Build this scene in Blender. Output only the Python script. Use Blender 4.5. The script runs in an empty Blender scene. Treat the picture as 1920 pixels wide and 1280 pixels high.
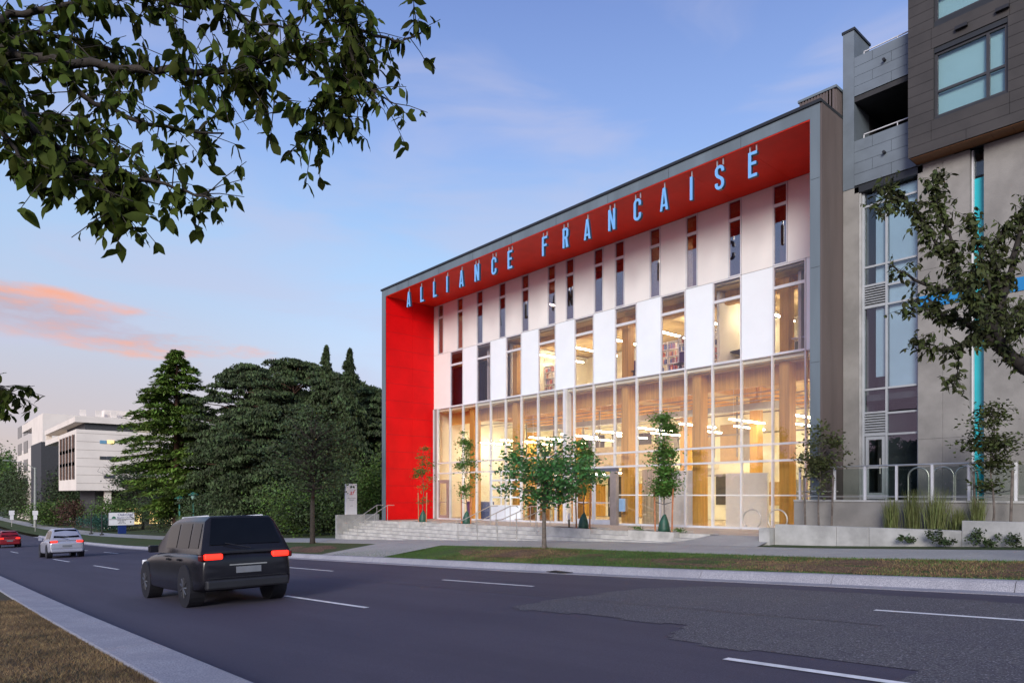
import bpy, math, random
import numpy as np
from mathutils import Vector, Matrix
random.seed(7); RNG = np.random.default_rng(7)
SC = bpy.context.scene
COL = SC.collection
# ---------------------------------------------------------------- camera
CH = 1.45                                   # camera height over the road (m)
FWD = Vector((-.7517, .6595, 0)); RGT = Vector((.6595, .7517, 0))
cam = bpy.data.cameras.new('camera'); camo = bpy.data.objects.new('camera', cam); COL.objects.link(camo)
camo.location = (0, 0, CH)
camo.rotation_euler = (math.radians(90), 0, math.atan2(-FWD.x, FWD.y))
cam.sensor_width = 36; cam.lens = 24; cam.shift_y = .1484; cam.clip_start = .05; cam.clip_end = 3000
SC.camera = camo
# ---------------------------------------------------------------- world
SC.view_settings.view_transform = 'Standard'; SC.view_settings.look = 'None'
SC.view_settings.gamma = 1; SC.view_settings.exposure = 0.0; SC.view_settings.use_curve_mapping = False
W = bpy.data.worlds.new('World'); SC.world = W; W.use_nodes = True
nt = W.node_tree; nt.nodes.clear(); N = nt.nodes.new; LK = nt.links.new
def M_(op, a, b=None, c=None, clamp=False, tree=None):
    t = tree or nt
    n = t.nodes.new('ShaderNodeMath'); n.operation = op; n.use_clamp = clamp
    for i, v in enumerate((a, b, c)):
        if v is None: continue
        if isinstance(v, (int, float)): n.inputs[i].default_value = v
        else: t.links.new(v, n.inputs[i])
    return n.outputs[0]
def mixc(f, a, b, tree=None, mode='MIX'):
    t = tree or nt
    n = t.nodes.new('ShaderNodeMix'); n.data_type = 'RGBA'; n.blend_type = mode; n.clamp_factor = True
    for s, v in ((0, f), (6, a), (7, b)):
        if isinstance(v, (int, float)): n.inputs[s].default_value = v
        elif isinstance(v, tuple): n.inputs[s].default_value = (*v, 1) if len(v) == 3 else v
        else: t.links.new(v, n.inputs[s])
    return n.outputs[2]
def smooth(v, lo, hi, tree=None):
    t = tree or nt
    n = t.nodes.new('ShaderNodeMapRange'); n.interpolation_type = 'SMOOTHSTEP'
    t.links.new(v, n.inputs[0]); n.inputs[1].default_value = lo; n.inputs[2].default_value = hi
    return n.outputs[0]
tc = N('ShaderNodeTexCoord'); sep = N('ShaderNodeSeparateXYZ'); LK(tc.outputs['Generated'], sep.inputs[0])
dx, dy, dz = sep.outputs
ramp = N('ShaderNodeValToRGB'); LK(dz, ramp.inputs[0]); cr = ramp.color_ramp
cr.elements[0].position = 0; cr.elements[0].color = (.60, .60, .70, 1)
cr.elements[1].position = 1; cr.elements[1].color = (.11, .17, .42, 1)
for p, c in ((.10, (.61, .66, .84)), (.20, (.57, .73, .98)), (.32, (.42, .64, .97)), (.46, (.29, .45, .86)), (.62, (.17, .27, .63))):
    e = cr.elements.new(p); e.color = (*c, 1)
negx = M_('MULTIPLY', dx, -1.0)
west = smooth(negx, .80, 1.0)
low = M_('SUBTRACT', 1.0, smooth(dz, .02, .26))
base = mixc(M_('MULTIPLY', west, M_('MULTIPLY', low, .9)), ramp.outputs[0], (.78, .55, .43))
grey = M_('MULTIPLY', smooth(negx, .82, .99), M_('SUBTRACT', 1.0, smooth(dz, .18, .5)))
base = mixc(M_('MULTIPLY', grey, .45), base, (.48, .50, .60))
anti = M_('MULTIPLY', M_('SUBTRACT', 1.0, smooth(dy, -.95, -.2)), M_('SUBTRACT', 1.0, smooth(dz, .10, .42)))
base = mixc(M_('MULTIPLY', anti, .85), base, (.85, .55, .80))
nz = N('ShaderNodeTexNoise'); mp = N('ShaderNodeMapping'); LK(tc.outputs['Generated'], mp.inputs[0]); mp.inputs['Scale'].default_value = (2.2, 2.2, 9)
mp.inputs['Rotation'].default_value = (.12, .0, 0)
LK(mp.outputs[0], nz.inputs[0]); nz.inputs['Scale'].default_value = 2.2; nz.inputs['Detail'].default_value = 7; nz.inputs['Roughness'].default_value = .62
nv = nz.outputs[0]
# the one pink sunset cloud low in the west
ez = M_('DIVIDE', M_('SUBTRACT', M_('ADD', dz, M_('MULTIPLY', dy, .10)), .222), .030)
ey = M_('DIVIDE', M_('SUBTRACT', dy, .10), .185)
r2 = M_('ADD', M_('MULTIPLY', ez, ez), M_('MULTIPLY', ey, ey))
blob = M_('ADD', M_('SUBTRACT', 1.0, r2), M_('MULTIPLY', M_('SUBTRACT', nv, .5), 5.5))
cf = M_('MULTIPLY', smooth(blob, -.3, 1.1), smooth(negx, .6, .8))
ccol = mixc(smooth(nv, .42, .60), (.52, .38, .42), (1.0, .42, .24))
base = mixc(M_('MULTIPLY', cf, .95), base, ccol)
# faint high wisps
nz2 = N('ShaderNodeTexNoise'); LK(mp.outputs[0], nz2.inputs[0]); nz2.inputs['Scale'].default_value = 1.5; nz2.inputs['Detail'].default_value = 8; nz2.inputs['Distortion'].default_value = .6
base = mixc(M_('MULTIPLY', smooth(nz2.outputs[0], .44, .70), .42), base, (.58, .58, .76))
bg = N('ShaderNodeBackground'); LK(base, bg.inputs[0]); bg.inputs[1].default_value = .97
sky = N('ShaderNodeTexSky'); sky.sky_type = 'NISHITA'; sky.sun_disc = False
sky.sun_elevation = math.radians(19); sky.sun_rotation = math.radians(147)
bg2 = N('ShaderNodeBackground'); LK(sky.outputs[0], bg2.inputs[0]); bg2.inputs[1].default_value = .01
ad = N('ShaderNodeAddShader'); LK(bg.outputs[0], ad.inputs[0]); LK(bg2.outputs[0], ad.inputs[1])
out = N('ShaderNodeOutputWorld'); LK(ad.outputs[0], out.inputs[0])
# the afterglow sun, low behind the camera's left shoulder
sun = bpy.data.lights.new('sun', 'SUN'); sun.energy = 3.4; sun.angle = math.radians(22); sun.color = (1, .94, .87)
suno = bpy.data.objects.new('sun', sun); COL.objects.link(suno)
sd = Vector((-.52, .80, -.34)).normalized()
suno.rotation_euler = sd.to_track_quat('-Z', 'Y').to_euler(); suno.location = (-20, -30, 30)
try:
    SC.cycles.max_bounces = 8; SC.cycles.transparent_max_bounces = 16
    SC.cycles.sample_clamp_indirect = 6
except Exception: pass

# ---------------------------------------------------------------- materials
MATS = {}
def mat(name, col, rough=.7, var=.12, scale=3.0, bump=0.0, bscale=40.0, metal=0.0, spec=.5, streak=0, island=0.0, col2=None, trans=0.0):
    if name in MATS: return MATS[name]
    m = bpy.data.materials.new(name); m.use_nodes = True; t = m.node_tree
    b = t.nodes['Principled BSDF']; b.inputs['Roughness'].default_value = rough; b.inputs['Metallic'].default_value = metal
    b.inputs['Specular IOR Level'].default_value = spec
    g = t.nodes.new('ShaderNodeNewGeometry'); tx = t.nodes.new('ShaderNodeTexCoord')
    vec = g.outputs['Position']
    mpn = t.nodes.new('ShaderNodeMapping'); t.links.new(vec, mpn.inputs[0])
    if streak: mpn.inputs['Scale'].default_value = {1: (1, 1, .12), 2: (.15, 1, 6), 3: (6, 6, .25)}[streak]
    n = t.nodes.new('ShaderNodeTexNoise'); t.links.new(mpn.outputs[0], n.inputs[0]); n.inputs['Scale'].default_value = scale; n.inputs['Detail'].default_value = 6; n.inputs['Roughness'].default_value = .6
    f = smooth(n.outputs[0], .28, .72, t)
    c2 = col2 or tuple(min(1, x * (1 + var * 1.6)) for x in col)
    c1 = tuple(x * (1 - var) for x in col)
    c = mixc(f, c1, c2, t)
    if island:
        rnd = g.outputs['Random Per Island']
        hv = t.nodes.new('ShaderNodeHueSaturation'); t.links.new(c, hv.inputs['Color'])
        t.links.new(M_('ADD', M_('MULTIPLY', rnd, island * 1.6, tree=t), 1 - island * .8, tree=t), hv.inputs['Value'])
        t.links.new(M_('ADD', M_('MULTIPLY', rnd, .05, tree=t), .475, tree=t), hv.inputs['Hue'])
        c = hv.outputs[0]
    t.links.new(c, b.inputs['Base Color'])
    if bump:
        n2 = t.nodes.new('ShaderNodeTexNoise'); t.links.new(vec, n2.inputs[0]); n2.inputs['Scale'].default_value = bscale; n2.inputs['Detail'].default_value = 4
        bp = t.nodes.new('ShaderNodeBump'); bp.inputs['Strength'].default_value = bump; bp.inputs['Distance'].default_value = .02
        t.links.new(n2.outputs[0], bp.inputs['Height']); t.links.new(bp.outputs[0], b.inputs['Normal'])
    if trans:
        tr = t.nodes.new('ShaderNodeBsdfTranslucent'); t.links.new(c, tr.inputs[0])
        mx = t.nodes.new('ShaderNodeMixShader'); mx.inputs[0].default_value = trans
        o = t.nodes['Material Output']; t.links.new(b.outputs[0], mx.inputs[1]); t.links.new(tr.outputs[0], mx.inputs[2]); t.links.new(mx.outputs[0], o.inputs[0])
    MATS[name] = m; return m
def emis(name, col, s):
    if name in MATS: return MATS[name]
    m = bpy.data.materials.new(name); m.use_nodes = True; t = m.node_tree; b = t.nodes['Principled BSDF']
    b.inputs['Base Color'].default_value = (*col, 1); b.inputs['Emission Color'].default_value = (*col, 1); b.inputs['Emission Strength'].default_value = s
    MATS[name] = m; return m
def glass(name, tint=(1, 1, 1), ior=1.6, rough=0.0, gain=1.0):
    if name in MATS: return MATS[name]
    m = bpy.data.materials.new(name); m.use_nodes = True; t = m.node_tree; t.nodes.clear()
    o = t.nodes.new('ShaderNodeOutputMaterial'); mx = t.nodes.new('ShaderNodeMixShader')
    tr = t.nodes.new('ShaderNodeBsdfTransparent'); tr.inputs[0].default_value = (*tint, 1)
    gl = t.nodes.new('ShaderNodeBsdfGlossy'); gl.inputs['Roughness'].default_value = rough
    lw = t.nodes.new('ShaderNodeLayerWeight'); lw.inputs[0].default_value = .5
    f0 = ((ior - 1) / (ior + 1)) ** 2; fr = M_('ADD', M_('MULTIPLY', M_('POWER', lw.outputs['Facing'], 5.0, tree=t), 1 - f0, tree=t), f0, tree=t)
    g = t.nodes.new('ShaderNodeNewGeometry'); n = t.nodes.new('ShaderNodeTexNoise'); t.links.new(g.outputs['Position'], n.inputs[0]); n.inputs['Scale'].default_value = .55
    bp = t.nodes.new('ShaderNodeBump'); bp.inputs['Strength'].default_value = .06; t.links.new(n.outputs[0], bp.inputs['Height']); t.links.new(bp.outputs[0], gl.inputs['Normal'])
    t.links.new(M_('MULTIPLY', fr, gain, clamp=True, tree=t), mx.inputs[0]); t.links.new(tr.outputs[0], mx.inputs[1]); t.links.new(gl.outputs[0], mx.inputs[2]); t.links.new(mx.outputs[0], o.inputs[0])
    MATS[name] = m; return m
def ground_mat(name, cols, scale, fine, rough=.9, bump=.5, bscale=60, stretch=None):
    """two-colour patches with fine speckle; cols=(a,b,speck_dark)"""
    m = bpy.data.materials.new(name); m.use_nodes = True; t = m.node_tree; b = t.nodes['Principled BSDF']; b.inputs['Roughness'].default_value = rough
    b.inputs['Specular IOR Level'].default_value = .35
    g = t.nodes.new('ShaderNodeNewGeometry'); mpn = t.nodes.new('ShaderNodeMapping'); t.links.new(g.outputs['Position'], mpn.inputs[0])
    if stretch: mpn.inputs['Scale'].default_value = stretch
    n = t.nodes.new('ShaderNodeTexNoise'); t.links.new(mpn.outputs[0], n.inputs[0]); n.inputs['Scale'].default_value = scale; n.inputs['Detail'].default_value = 5; n.inputs['Roughness'].default_value = .65
    n2 = t.nodes.new('ShaderNodeTexNoise'); t.links.new(g.outputs['Position'], n2.inputs[0]); n2.inputs['Scale'].default_value = fine; n2.inputs['Detail'].default_value = 3
    c = mixc(smooth(n.outputs[0], .38, .62, t), cols[0], cols[1], t)
    c = mixc(smooth(n2.outputs[0], .35, .7, t), cols[2], c, t)
    if len(cols) > 3:
        v = t.nodes.new('ShaderNodeTexNoise'); t.links.new(g.outputs['Position'], v.inputs[0]); v.inputs['Scale'].default_value = fine * 1.3
        c = mixc(M_('MULTIPLY', smooth(v.outputs[0], .55, .72, t), .8, tree=t), c, cols[3], t)
    t.links.new(c, b.inputs['Base Color'])
    bp = t.nodes.new('ShaderNodeBump'); bp.inputs['Strength'].default_value = bump; bp.inputs['Distance'].default_value = .01
    n3 = t.nodes.new('ShaderNodeTexNoise'); t.links.new(g.outputs['Position'], n3.inputs[0]); n3.inputs['Scale'].default_value = bscale
    t.links.new(n3.outputs[0], bp.inputs['Height']); t.links.new(bp.outputs[0], b.inputs['Normal'])
    MATS[name] = m; return m
A_ROAD = ground_mat('asphalt', ((.064, .058, .088), (.090, .082, .118), (.052, .046, .070)), .8, 90, .8, .5, 120, (.12, .9, 1))
A_OLD = ground_mat('worn_asphalt', ((.11, .105, .115), (.135, .13, .13), (.055, .050, .066), (.34, .33, .36)), .5, 42, .9, .9, 45)
A_GRASS = ground_mat('dry_turf', ((.10, .065, .035), (.05, .06, .02), (.05, .035, .02)), .8, 30, .95, 1, 40)
A_GRASS2 = ground_mat('verge_turf', ((.045, .085, .018), (.075, .085, .03), (.03, .05, .014)), .35, 20, .95, 1, 40)
A_DRY = ground_mat('bare_verge_soil', ((.22, .13, .085), (.14, .08, .05), (.07, .04, .028)), 1.2, 14, .95, 1, 40)
A_WALK = ground_mat('sidewalk_concrete', ((.36, .36, .36), (.44, .44, .43), (.28, .28, .28)), .9, 50, .85, .25, 90)
A_KERB = ground_mat('kerb_concrete', ((.44, .43, .47), (.34, .33, .37), (.24, .24, .27)), 1.5, 60, .85, .15, 90)
A_EARTH = ground_mat('earth', ((.05, .05, .025), (.08, .07, .04), (.03, .03, .02)), .3, 8)
CONC = mat('cast_concrete', (.23, .22, .205), .8, .16, .9, .3, 30)
CONC2 = mat('concrete_wall', (.36, .36, .35), .8, .18, 1.6, .25, 30)
CONCW = mat('step_concrete', (.42, .41, .39), .8, .18, 2.2, .2, 30)
PAVE = mat('plaza_paving', (.45, .38, .32), .75, .10, 1.6, .1, 30)
RED = mat('red_panel', (.66, .003, .005), .5, .07, .8, .03, 8, spec=.15)
REDS = mat('red_soffit_panel', (.74, .030, .012), .5, .07, .8, .03, 8, spec=.15)
FRAME = mat('zinc_frame', (.13, .165, .19), .5, .12, 1.2, streak=1)
CAP = mat('dark_roof_cap', (.015, .018, .022), .5, .1)
WHITE = mat('white_cladding_panel', (.80, .86, .90), .35, .025, .6, .02, 3)
CREAM = mat('cream_cladding_panel', (.80, .79, .76), .45, .03, .5, .02, 3)
ALU = mat('aluminium_mullion', (.62, .63, .66), .4, .05, 2)
ALG = mat('grey_window_frame', (.36, .38, .40), .45, .06, 2)
RIB = mat('ribbed_metal', (.11, .088, .083), .55, .12, 1.2, streak=1)
LET = mat('blue_sign_face', (.17, .42, .78), .4, .04)
LETD = mat('dark_sign_return', (.02, .05, .09), .5, .05)
STEEL = mat('stainless_steel', (.55, .54, .50), .3, .08, 4, metal=.7)
WOOD = mat('glulam_timber', (.55, .30, .065), .55, .16, 2.0, .05, 20, streak=3)
WOODC = mat('timber_ceiling', (.62, .46, .22), .6, .14, 2.0, .04, 20, streak=2)
PLAS = mat('interior_plaster', (.80, .77, .60), .8, .04, .6)
DARKIN = mat('unlit_room_shade', (.03, .03, .06), .7, .2)
FLOORI = mat('interior_floor', (.50, .42, .32), .35, .1, .8)
BLACK = mat('black_plastic', (.015, .015, .018), .45, .1)
RUBBER = mat('rubber', (.012, .012, .012), .85, .1)
NBOX = mat('charcoal_cladding', (.036, .032, .030), .6, .16, 1.4, .05, 20)
NGREY = mat('blue_grey_cladding', (.135, .165, .195), .55, .10, 1.2)
TEAL = mat('teal_glass_panel', (.02, .40, .46), .2, .1, .5)
BLUEP = mat('blue_panel', (.01, .20, .48), .35, .1, .5)
SOFW = mat('cedar_soffit', (.16, .065, .022), .6, .2, 2, streak=2)
BLIND = mat('window_blind', (.42, .56, .55), .8, .05, .5)
BLIND2 = mat('pale_blind', (.46, .53, .60), .8, .08, .5)
GLS = glass('clear_glass', (.95, .95, .95), 1.6, gain=1.7)
GLU = glass('tinted_window_glass', (.80, .78, .84), 1.55, gain=1.15)
GLT = glass('reflective_window_glass', (.62, .58, .72), 2.2, gain=1.7)
GLD = glass('dark_window_glass', (.84, .90, .92), 1.6, gain=1.2)
BARK = mat('bark', (.030, .023, .018), .9, .3, 8, .6, 30)
BARK2 = mat('grey_bark', (.12, .10, .085), .9, .3, 8, .6, 30)
STAKE = mat('stake_wood', (.42, .17, .08), .8, .2, 6)
BAG = mat('green_watering_bag', (.015, .07, .045), .5, .3, 8, .2, 12)
L_NEAR = mat('cherry_leaf', (.050, .068, .010), .7, .2, 6, island=.6, trans=.3, spec=.15)
L_RT = mat('street_cherry_leaf', (.040, .052, .010), .75, .25, 3, island=.6, trans=.15)
L_MAP = mat('maple_leaf', (.065, .185, .048), .6, .2, 3, island=.6, trans=.2)
L_YNG = mat('ginkgo_leaf', (.085, .18, .030), .6, .2, 3, island=.6, trans=.2)
L_CED = mat('cedar_needles', (.10, .16, .022), .7, .3, .6, island=.7)
L_PIN = mat('pine_needles', (.044, .066, .022), .8, .35, .5, island=.7)
L_DRK = mat('dark_hedge_leaf', (.032, .052, .016), .8, .35, .6, island=.7)
L_BSH = mat('bright_bush_leaf', (.060, .105, .014), .7, .3, .6, island=.6)
L_GRS = mat('ornamental_grass_blade', (.12, .14, .04), .7, .2, 3, island=.5)
L_TEAL = mat('blue_green_shrub', (.02, .075, .05), .7, .3, 2, island=.5)
L_RED = mat('copper_leaf', (.07, .03, .022), .7, .3, 2, island=.5)
LIT = emis('lit_linear_lamp', (1, .85, .55), 88)
TAIL = emis('lit_tail_lamp', (1, .025, .012), 2.2)
WARMWIN = emis('lit_far_window', (1, .68, .28), 1.0)

# ---------------------------------------------------------------- geometry helpers
WO = {}
def tag(o, label=None, cat=None, group=None, kind=None):
    if label: o['label'] = label
    if cat: o['category'] = cat
    if group: o['group'] = group
    if kind: o['kind'] = kind
    return o
def empty(name, loc, label=None, cat=None, group=None, rz=0):
    o = bpy.data.objects.new(name, None); COL.objects.link(o); o.location = loc; o.rotation_euler.z = rz
    o.empty_display_size = .2; WO[o.name] = Vector(loc); return tag(o, label, cat, group)
def link(name, me, parent=None, loc=(0, 0, 0)):
    o = bpy.data.objects.new(name, me); COL.objects.link(o)
    loc = Vector(loc)
    if parent is not None:
        o.parent = parent; o.location = loc - WO[parent.name]; WO[o.name] = loc
    else:
        o.location = loc; WO[o.name] = loc
    return o
def fast_mesh(name, V, F, m, smoothf=False):
    V = np.asarray(V, dtype=np.float32); F = np.asarray(F, dtype=np.int32)
    me = bpy.data.meshes.new(name); k = F.shape[1]
    me.vertices.add(len(V)); me.vertices.foreach_set('co', V.ravel())
    me.loops.add(F.size); me.loops.foreach_set('vertex_index', F.ravel())
    me.polygons.add(len(F)); me.polygons.foreach_set('loop_start', np.arange(0, F.size, k, dtype=np.int32))
    if smoothf: me.polygons.foreach_set('use_smooth', np.ones(len(F), dtype=bool))
    me.update(calc_edges=True); me.materials.append(m); return me
class MB:
    def __init__(s): s.v = []; s.f = []; s.sm = False
    def add(s, vs, fs):
        n = len(s.v); s.v += [tuple(p) for p in vs]; s.f += [tuple(i + n for i in f) for f in fs]; return s
    def box(s, x0, x1, y0, y1, z0, z1):
        if x0 > x1: x0, x1 = x1, x0
        if y0 > y1: y0, y1 = y1, y0
        if z0 > z1: z0, z1 = z1, z0
        return s.add([(x0, y0, z0), (x1, y0, z0), (x1, y1, z0), (x0, y1, z0), (x0, y0, z1), (x1, y0, z1), (x1, y1, z1), (x0, y1, z1)],
                     [(0, 3, 2, 1), (4, 5, 6, 7), (0, 1, 5, 4), (1, 2, 6, 5), (2, 3, 7, 6), (3, 0, 4, 7)])
    def tube(s, pts, rad, n=8, cap=True):
        pts = [Vector(p) for p in pts]; rad = rad if isinstance(rad, (list, tuple)) else [rad] * len(pts)
        rings = []; b = len(s.v); prev = None
        for i, p in enumerate(pts):
            d = (pts[min(i + 1, len(pts) - 1)] - pts[max(i - 1, 0)]).normalized()
            up = Vector((0, 0, 1)) if abs(d.z) < .95 else Vector((1, 0, 0))
            a = d.cross(up).normalized() if prev is None else (prev - d * prev.dot(d)).normalized()
            prev = a; c = d.cross(a)
            for k in range(n):
                t = 2 * math.pi * k / n; s.v.append(tuple(p + (a * math.cos(t) + c * math.sin(t)) * rad[i]))
        for i in range(len(pts) - 1):
            for k in range(n):
                k2 = (k + 1) % n; s.f.append((b + i * n + k, b + i * n + k2, b + (i + 1) * n + k2, b + (i + 1) * n + k))
        if cap:
            s.f.append(tuple(b + k for k in range(n))[::-1]); s.f.append(tuple(b + (len(pts) - 1) * n + k for k in range(n)))
        return s
    def prism(s, poly, fn, d0, d1):
        """polygon (list of 2-tuples), fn(u,v,d)->xyz, extruded from d0 to d1"""
        n = len(poly); vs = [fn(u, v, d0) for u, v in poly] + [fn(u, v, d1) for u, v in poly]
        fs = [tuple(range(n))[::-1], tuple(range(n, 2 * n))] + [(i, (i + 1) % n, n + (i + 1) % n, n + i) for i in range(n)]
        return s.add(vs, fs)
    def mesh(s, name, m):
        me = bpy.data.meshes.new(name); me.from_pydata(s.v, [], s.f); me.update()
        if s.sm:
            for p in me.polygons: p.use_smooth = True
        for q in (m if isinstance(m, (list, tuple)) else [m]): me.materials.append(q)
        return me
    def build(s, name, m, parent=None, bevel=0):
        """vertices are world coordinates; object origin moved to the base centre when top-level"""
        vs = s.v
        if parent is None:
            a = np.array(vs); c = Vector(((a[:, 0].min() + a[:, 0].max()) / 2, (a[:, 1].min() + a[:, 1].max()) / 2, a[:, 2].min()))
        else: c = WO[parent.name]
        s2 = MB(); s2.v = [(p[0] - c.x, p[1] - c.y, p[2] - c.z) for p in vs]; s2.f = s.f; s2.sm = s.sm
        o = link(name, s2.mesh(name, m), parent, c)
        if bevel:
            b = o.modifiers.new('bevel', 'BEVEL'); b.width = bevel; b.segments = 2; b.limit_method = 'ANGLE'
        return o
def box(name, m, parent, x0, x1, y0, y1, z0, z1, bevel=0):
    return MB().box(x0, x1, y0, y1, z0, z1).build(name, m, parent, bevel)
_bx = {}
def ibox(name, m, parent, x0, x1, y0, y1, z0, z1):
    """box sharing mesh data with every equal-sized box of that material"""
    k = (name, m.name, round(abs(x1 - x0), 3), round(abs(y1 - y0), 3), round(abs(z1 - z0), 3))
    if k not in _bx: _bx[k] = MB().box(0, k[2], 0, k[3], 0, k[4]).mesh(name, m)
    return link(name, _bx[k], parent, (min(x0, x1), min(y0, y1), min(z0, z1)))
def XY(px):
    t = (px - 960) / 1280; return (.6595 * t - .7517) / (.6595 + .7517 * t)
def PX(px, Y): return XY(px) * Y
def PZ(px, py, Y):
    X = PX(px, Y); return CH + (925 - py) * (-.7517 * X + .6595 * Y) / 1280
def P3(px, py, z):
    q = FWD * z + RGT * ((px - 960) / 1280 * z); return Vector((q.x, q.y, CH + (925 - py) / 1280 * z))
def text_mesh(s, size, m, shear=0, ext=.004):
    cu = bpy.data.curves.new('t', 'FONT'); cu.body = s; cu.size = size; cu.extrude = ext; cu.shear = shear; cu.align_x = 'CENTER'; cu.resolution_u = 3
    o = bpy.data.objects.new('t', cu); COL.objects.link(o)
    me = bpy.data.meshes.new_from_object(o.evaluated_get(bpy.context.evaluated_depsgraph_get()))
    bpy.data.objects.remove(o); me.materials.clear(); me.materials.append(m); return me
def text(s, size, m, parent, loc, rot, shear=0, name='lettering'):
    o = link(name, text_mesh(s, size, m, shear), parent, loc); o.rotation_euler = rot; return o

# ---------------------------------------------------------------- terrain profile
_gx = [-900, -600, -220, -150, -100, -67, -44, -30, -15, 0, 60, 300]; _gz = [-7, -6.5, -6, -5.4, -4.4, -3.24, -2.2, -1.52, -.82, 0, 3.2, 9]
def G(x): return float(np.mean([np.interp(x + d, _gx, _gz) for d in (-4, -2, 0, 2, 4)]))
def off_in(x): return float(np.interp(x, [-200, -38, -17, -8.8, 5], [.75, .66, .54, .38, .34]))
def off_bk(x): return float(np.interp(x, [-200, -38, -17.5, -7.4, 5], [.58, .54, .47, .29, .27]))
def SZ(x, y):
    """height of the far side (verge, sidewalk, yard)"""
    g = G(x)
    if y <= 13.97: return g + .16
    if y <= 16.9: return g + .16 + (off_bk(x) - .16) * (y - 13.97) / 2.93
    if y <= 19.3: return g + off_bk(x) + (off_in(x) - off_bk(x)) * (y - 16.9) / 2.4
    return g + off_in(x) + min((y - 19.3) * .02, .8)
def sheet(name, m, xs, ys, zf, parent=None, kind='structure', skirt=0):
    V = [(x, y, zf(x, y)) for x in xs for y in ys]; nx, ny = len(xs), len(ys); F = []
    for i in range(nx - 1):
        for j in range(ny - 1): a = i * ny + j; F.append((a, a + ny, a + ny + 1, a + 1))
    o = link(name, fast_mesh(name, V, F, m), parent, (0, 0, 0) if parent is None else (0, 0, 0))
    if kind: o['kind'] = kind
    return o
def rng(a, b, s):
    n = max(1, int(round((b - a) / s))); return [a + (b - a) * i / n for i in range(n + 1)]
XS = rng(-600, -120, 20)[:-1] + rng(-120, -40, 4)[:-1] + rng(-40, 10, 1.0)[:-1] + rng(10, 200, 10)
sheet('ground', A_EARTH, rng(-900, 300, 30), rng(-300, 700, 40), lambda x, y: G(x) - .6 - (0 if y < 25 else 0))
NEAR_Y = 2.28
sheet('road', A_ROAD, XS, [NEAR_Y, 5, 8, 11, 13.05], lambda x, y: G(x) + .03 * (1 - abs(y - 7.6) / 5.4))
sheet('median_grass', A_GRASS, XS, [-60, -20, -6, -2, 0, 1, 1.62], lambda x, y: G(x) + .13)
# kerbs: one piece per 3 m
kx = rng(-72, 6, 3.0)
def kerb(rootname, secfn, xs, gap=.012):
    root = empty(rootname, (0, 0, 0)); root['kind'] = 'structure'
    for a, b in zip(xs[:-1], xs[1:]):
        mb = MB(); n = 3; xx = [a + gap / 2 + (b - a - gap) * i / n for i in range(n + 1)]; secs = [secfn(x) for x in xx]; k = len(secs[0])
        for x, s in zip(xx, secs): mb.v += [(x, y, z) for y, z in s]
        for i in range(n):
            for j in range(k): j2 = (j + 1) % k; mb.f.append((i * k + j, (i + 1) * k + j, (i + 1) * k + j2, i * k + j2))
        mb.f.append(tuple(range(k))); mb.f.append(tuple(n * k + j for j in range(k))[::-1])
        mb.build('kerb_segment', A_KERB, root)
    return root
kerb('near_kerb', lambda x: [(1.62, G(x) - .2), (1.62, G(x) + .15), (1.64, G(x) + .16), (2.20, G(x) + .145), (2.24, G(x) + .125), (2.28, G(x) - .02), (2.28, G(x) - .2)], rng(-120, -60, 10)[:-1] + rng(-60, 9, 3))
kerb('far_kerb', lambda x: [(13.04, G(x) - .3), (13.04, G(x) + .008), (13.66, G(x) - .012), (13.74, G(x) + .12), (13.79, G(x) + .16), (13.97, G(x) + .165), (13.97, G(x) - .3)], rng(-120, -60, 10)[:-1] + rng(-60, 9, 3))
# far verge (with a concrete crossing), sidewalk slabs, yard
CX0, CX1 = PX(660, 15.4) - .2, PX(775, 15.4)
vy = [13.97, 14.6, 15.4, 16.2, 16.9]
def vz(x, y): return SZ(x, y) - .01 + .03 * math.sin(x * 1.7) * math.sin((y - 13.97) / 2.93 * math.pi)
DRY0 = -13.5
verge = sheet('verge_grass', A_GRASS2, [x for x in XS if x <= CX0 - .6] + [CX0], vy, vz)
verge2 = sheet('verge_grass', A_GRASS2, [CX1] + [x for x in XS if x > CX1 + .3], vy, vz)
box_cross = sheet('path', A_WALK, rng(CX0 + .005, CX1 - .005, .6), vy, lambda x, y: SZ(x, y) + .012)
def blob_sheet(name, m, cx, cy, rx, ry, zf, n=40, jag=.25, seed=1):
    r = random.Random(seed); ph = [r.uniform(0, 6.28) for _ in range(5)]
    V = [(cx, cy, zf(cx, cy))]; F = []
    for ring in range(1, 5):
        for k in range(n):
            t = 2 * math.pi * k / n; q = 1 + jag * sum(math.sin((j + 2) * t + ph[j]) / (j + 1.5) for j in range(5))
            q *= ring / 4; x = cx + rx * q * math.cos(t); y = min(max(cy + ry * q * math.sin(t), 14.0), 16.88); V.append((x, y, zf(x, y)))
    for k in range(n): F.append((0, 1 + k, 1 + (k + 1) % n, 0))
    mb = MB(); mb.v = V; mb.f = [f[:3] for f in F]
    for ring in range(3):
        for k in range(n): a = 1 + ring * n; mb.f.append((a + k, a + n + k, a + n + (k + 1) % n, a + (k + 1) % n))
    o = link(name, mb.mesh(name, m)); o['kind'] = 'structure'; return o
blob_sheet('bare_soil', A_DRY, -5.0, 15.3, 6.6, 1.25, lambda x, y: vz(x, y) + .006, seed=3)
blob_sheet('bare_soil', A_DRY, -17.6, 15.6, 2.9, .95, lambda x, y: vz(x, y) + .006, seed=4)
blob_sheet('bare_soil', A_DRY, -33, 15.2, 2.6, .8, lambda x, y: vz(x, y) + .006, seed=5)
walk = empty('sidewalk', (0, 0, 0)); walk['kind'] = 'structure'
sx = rng(-60, 6, 1.55)
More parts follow.
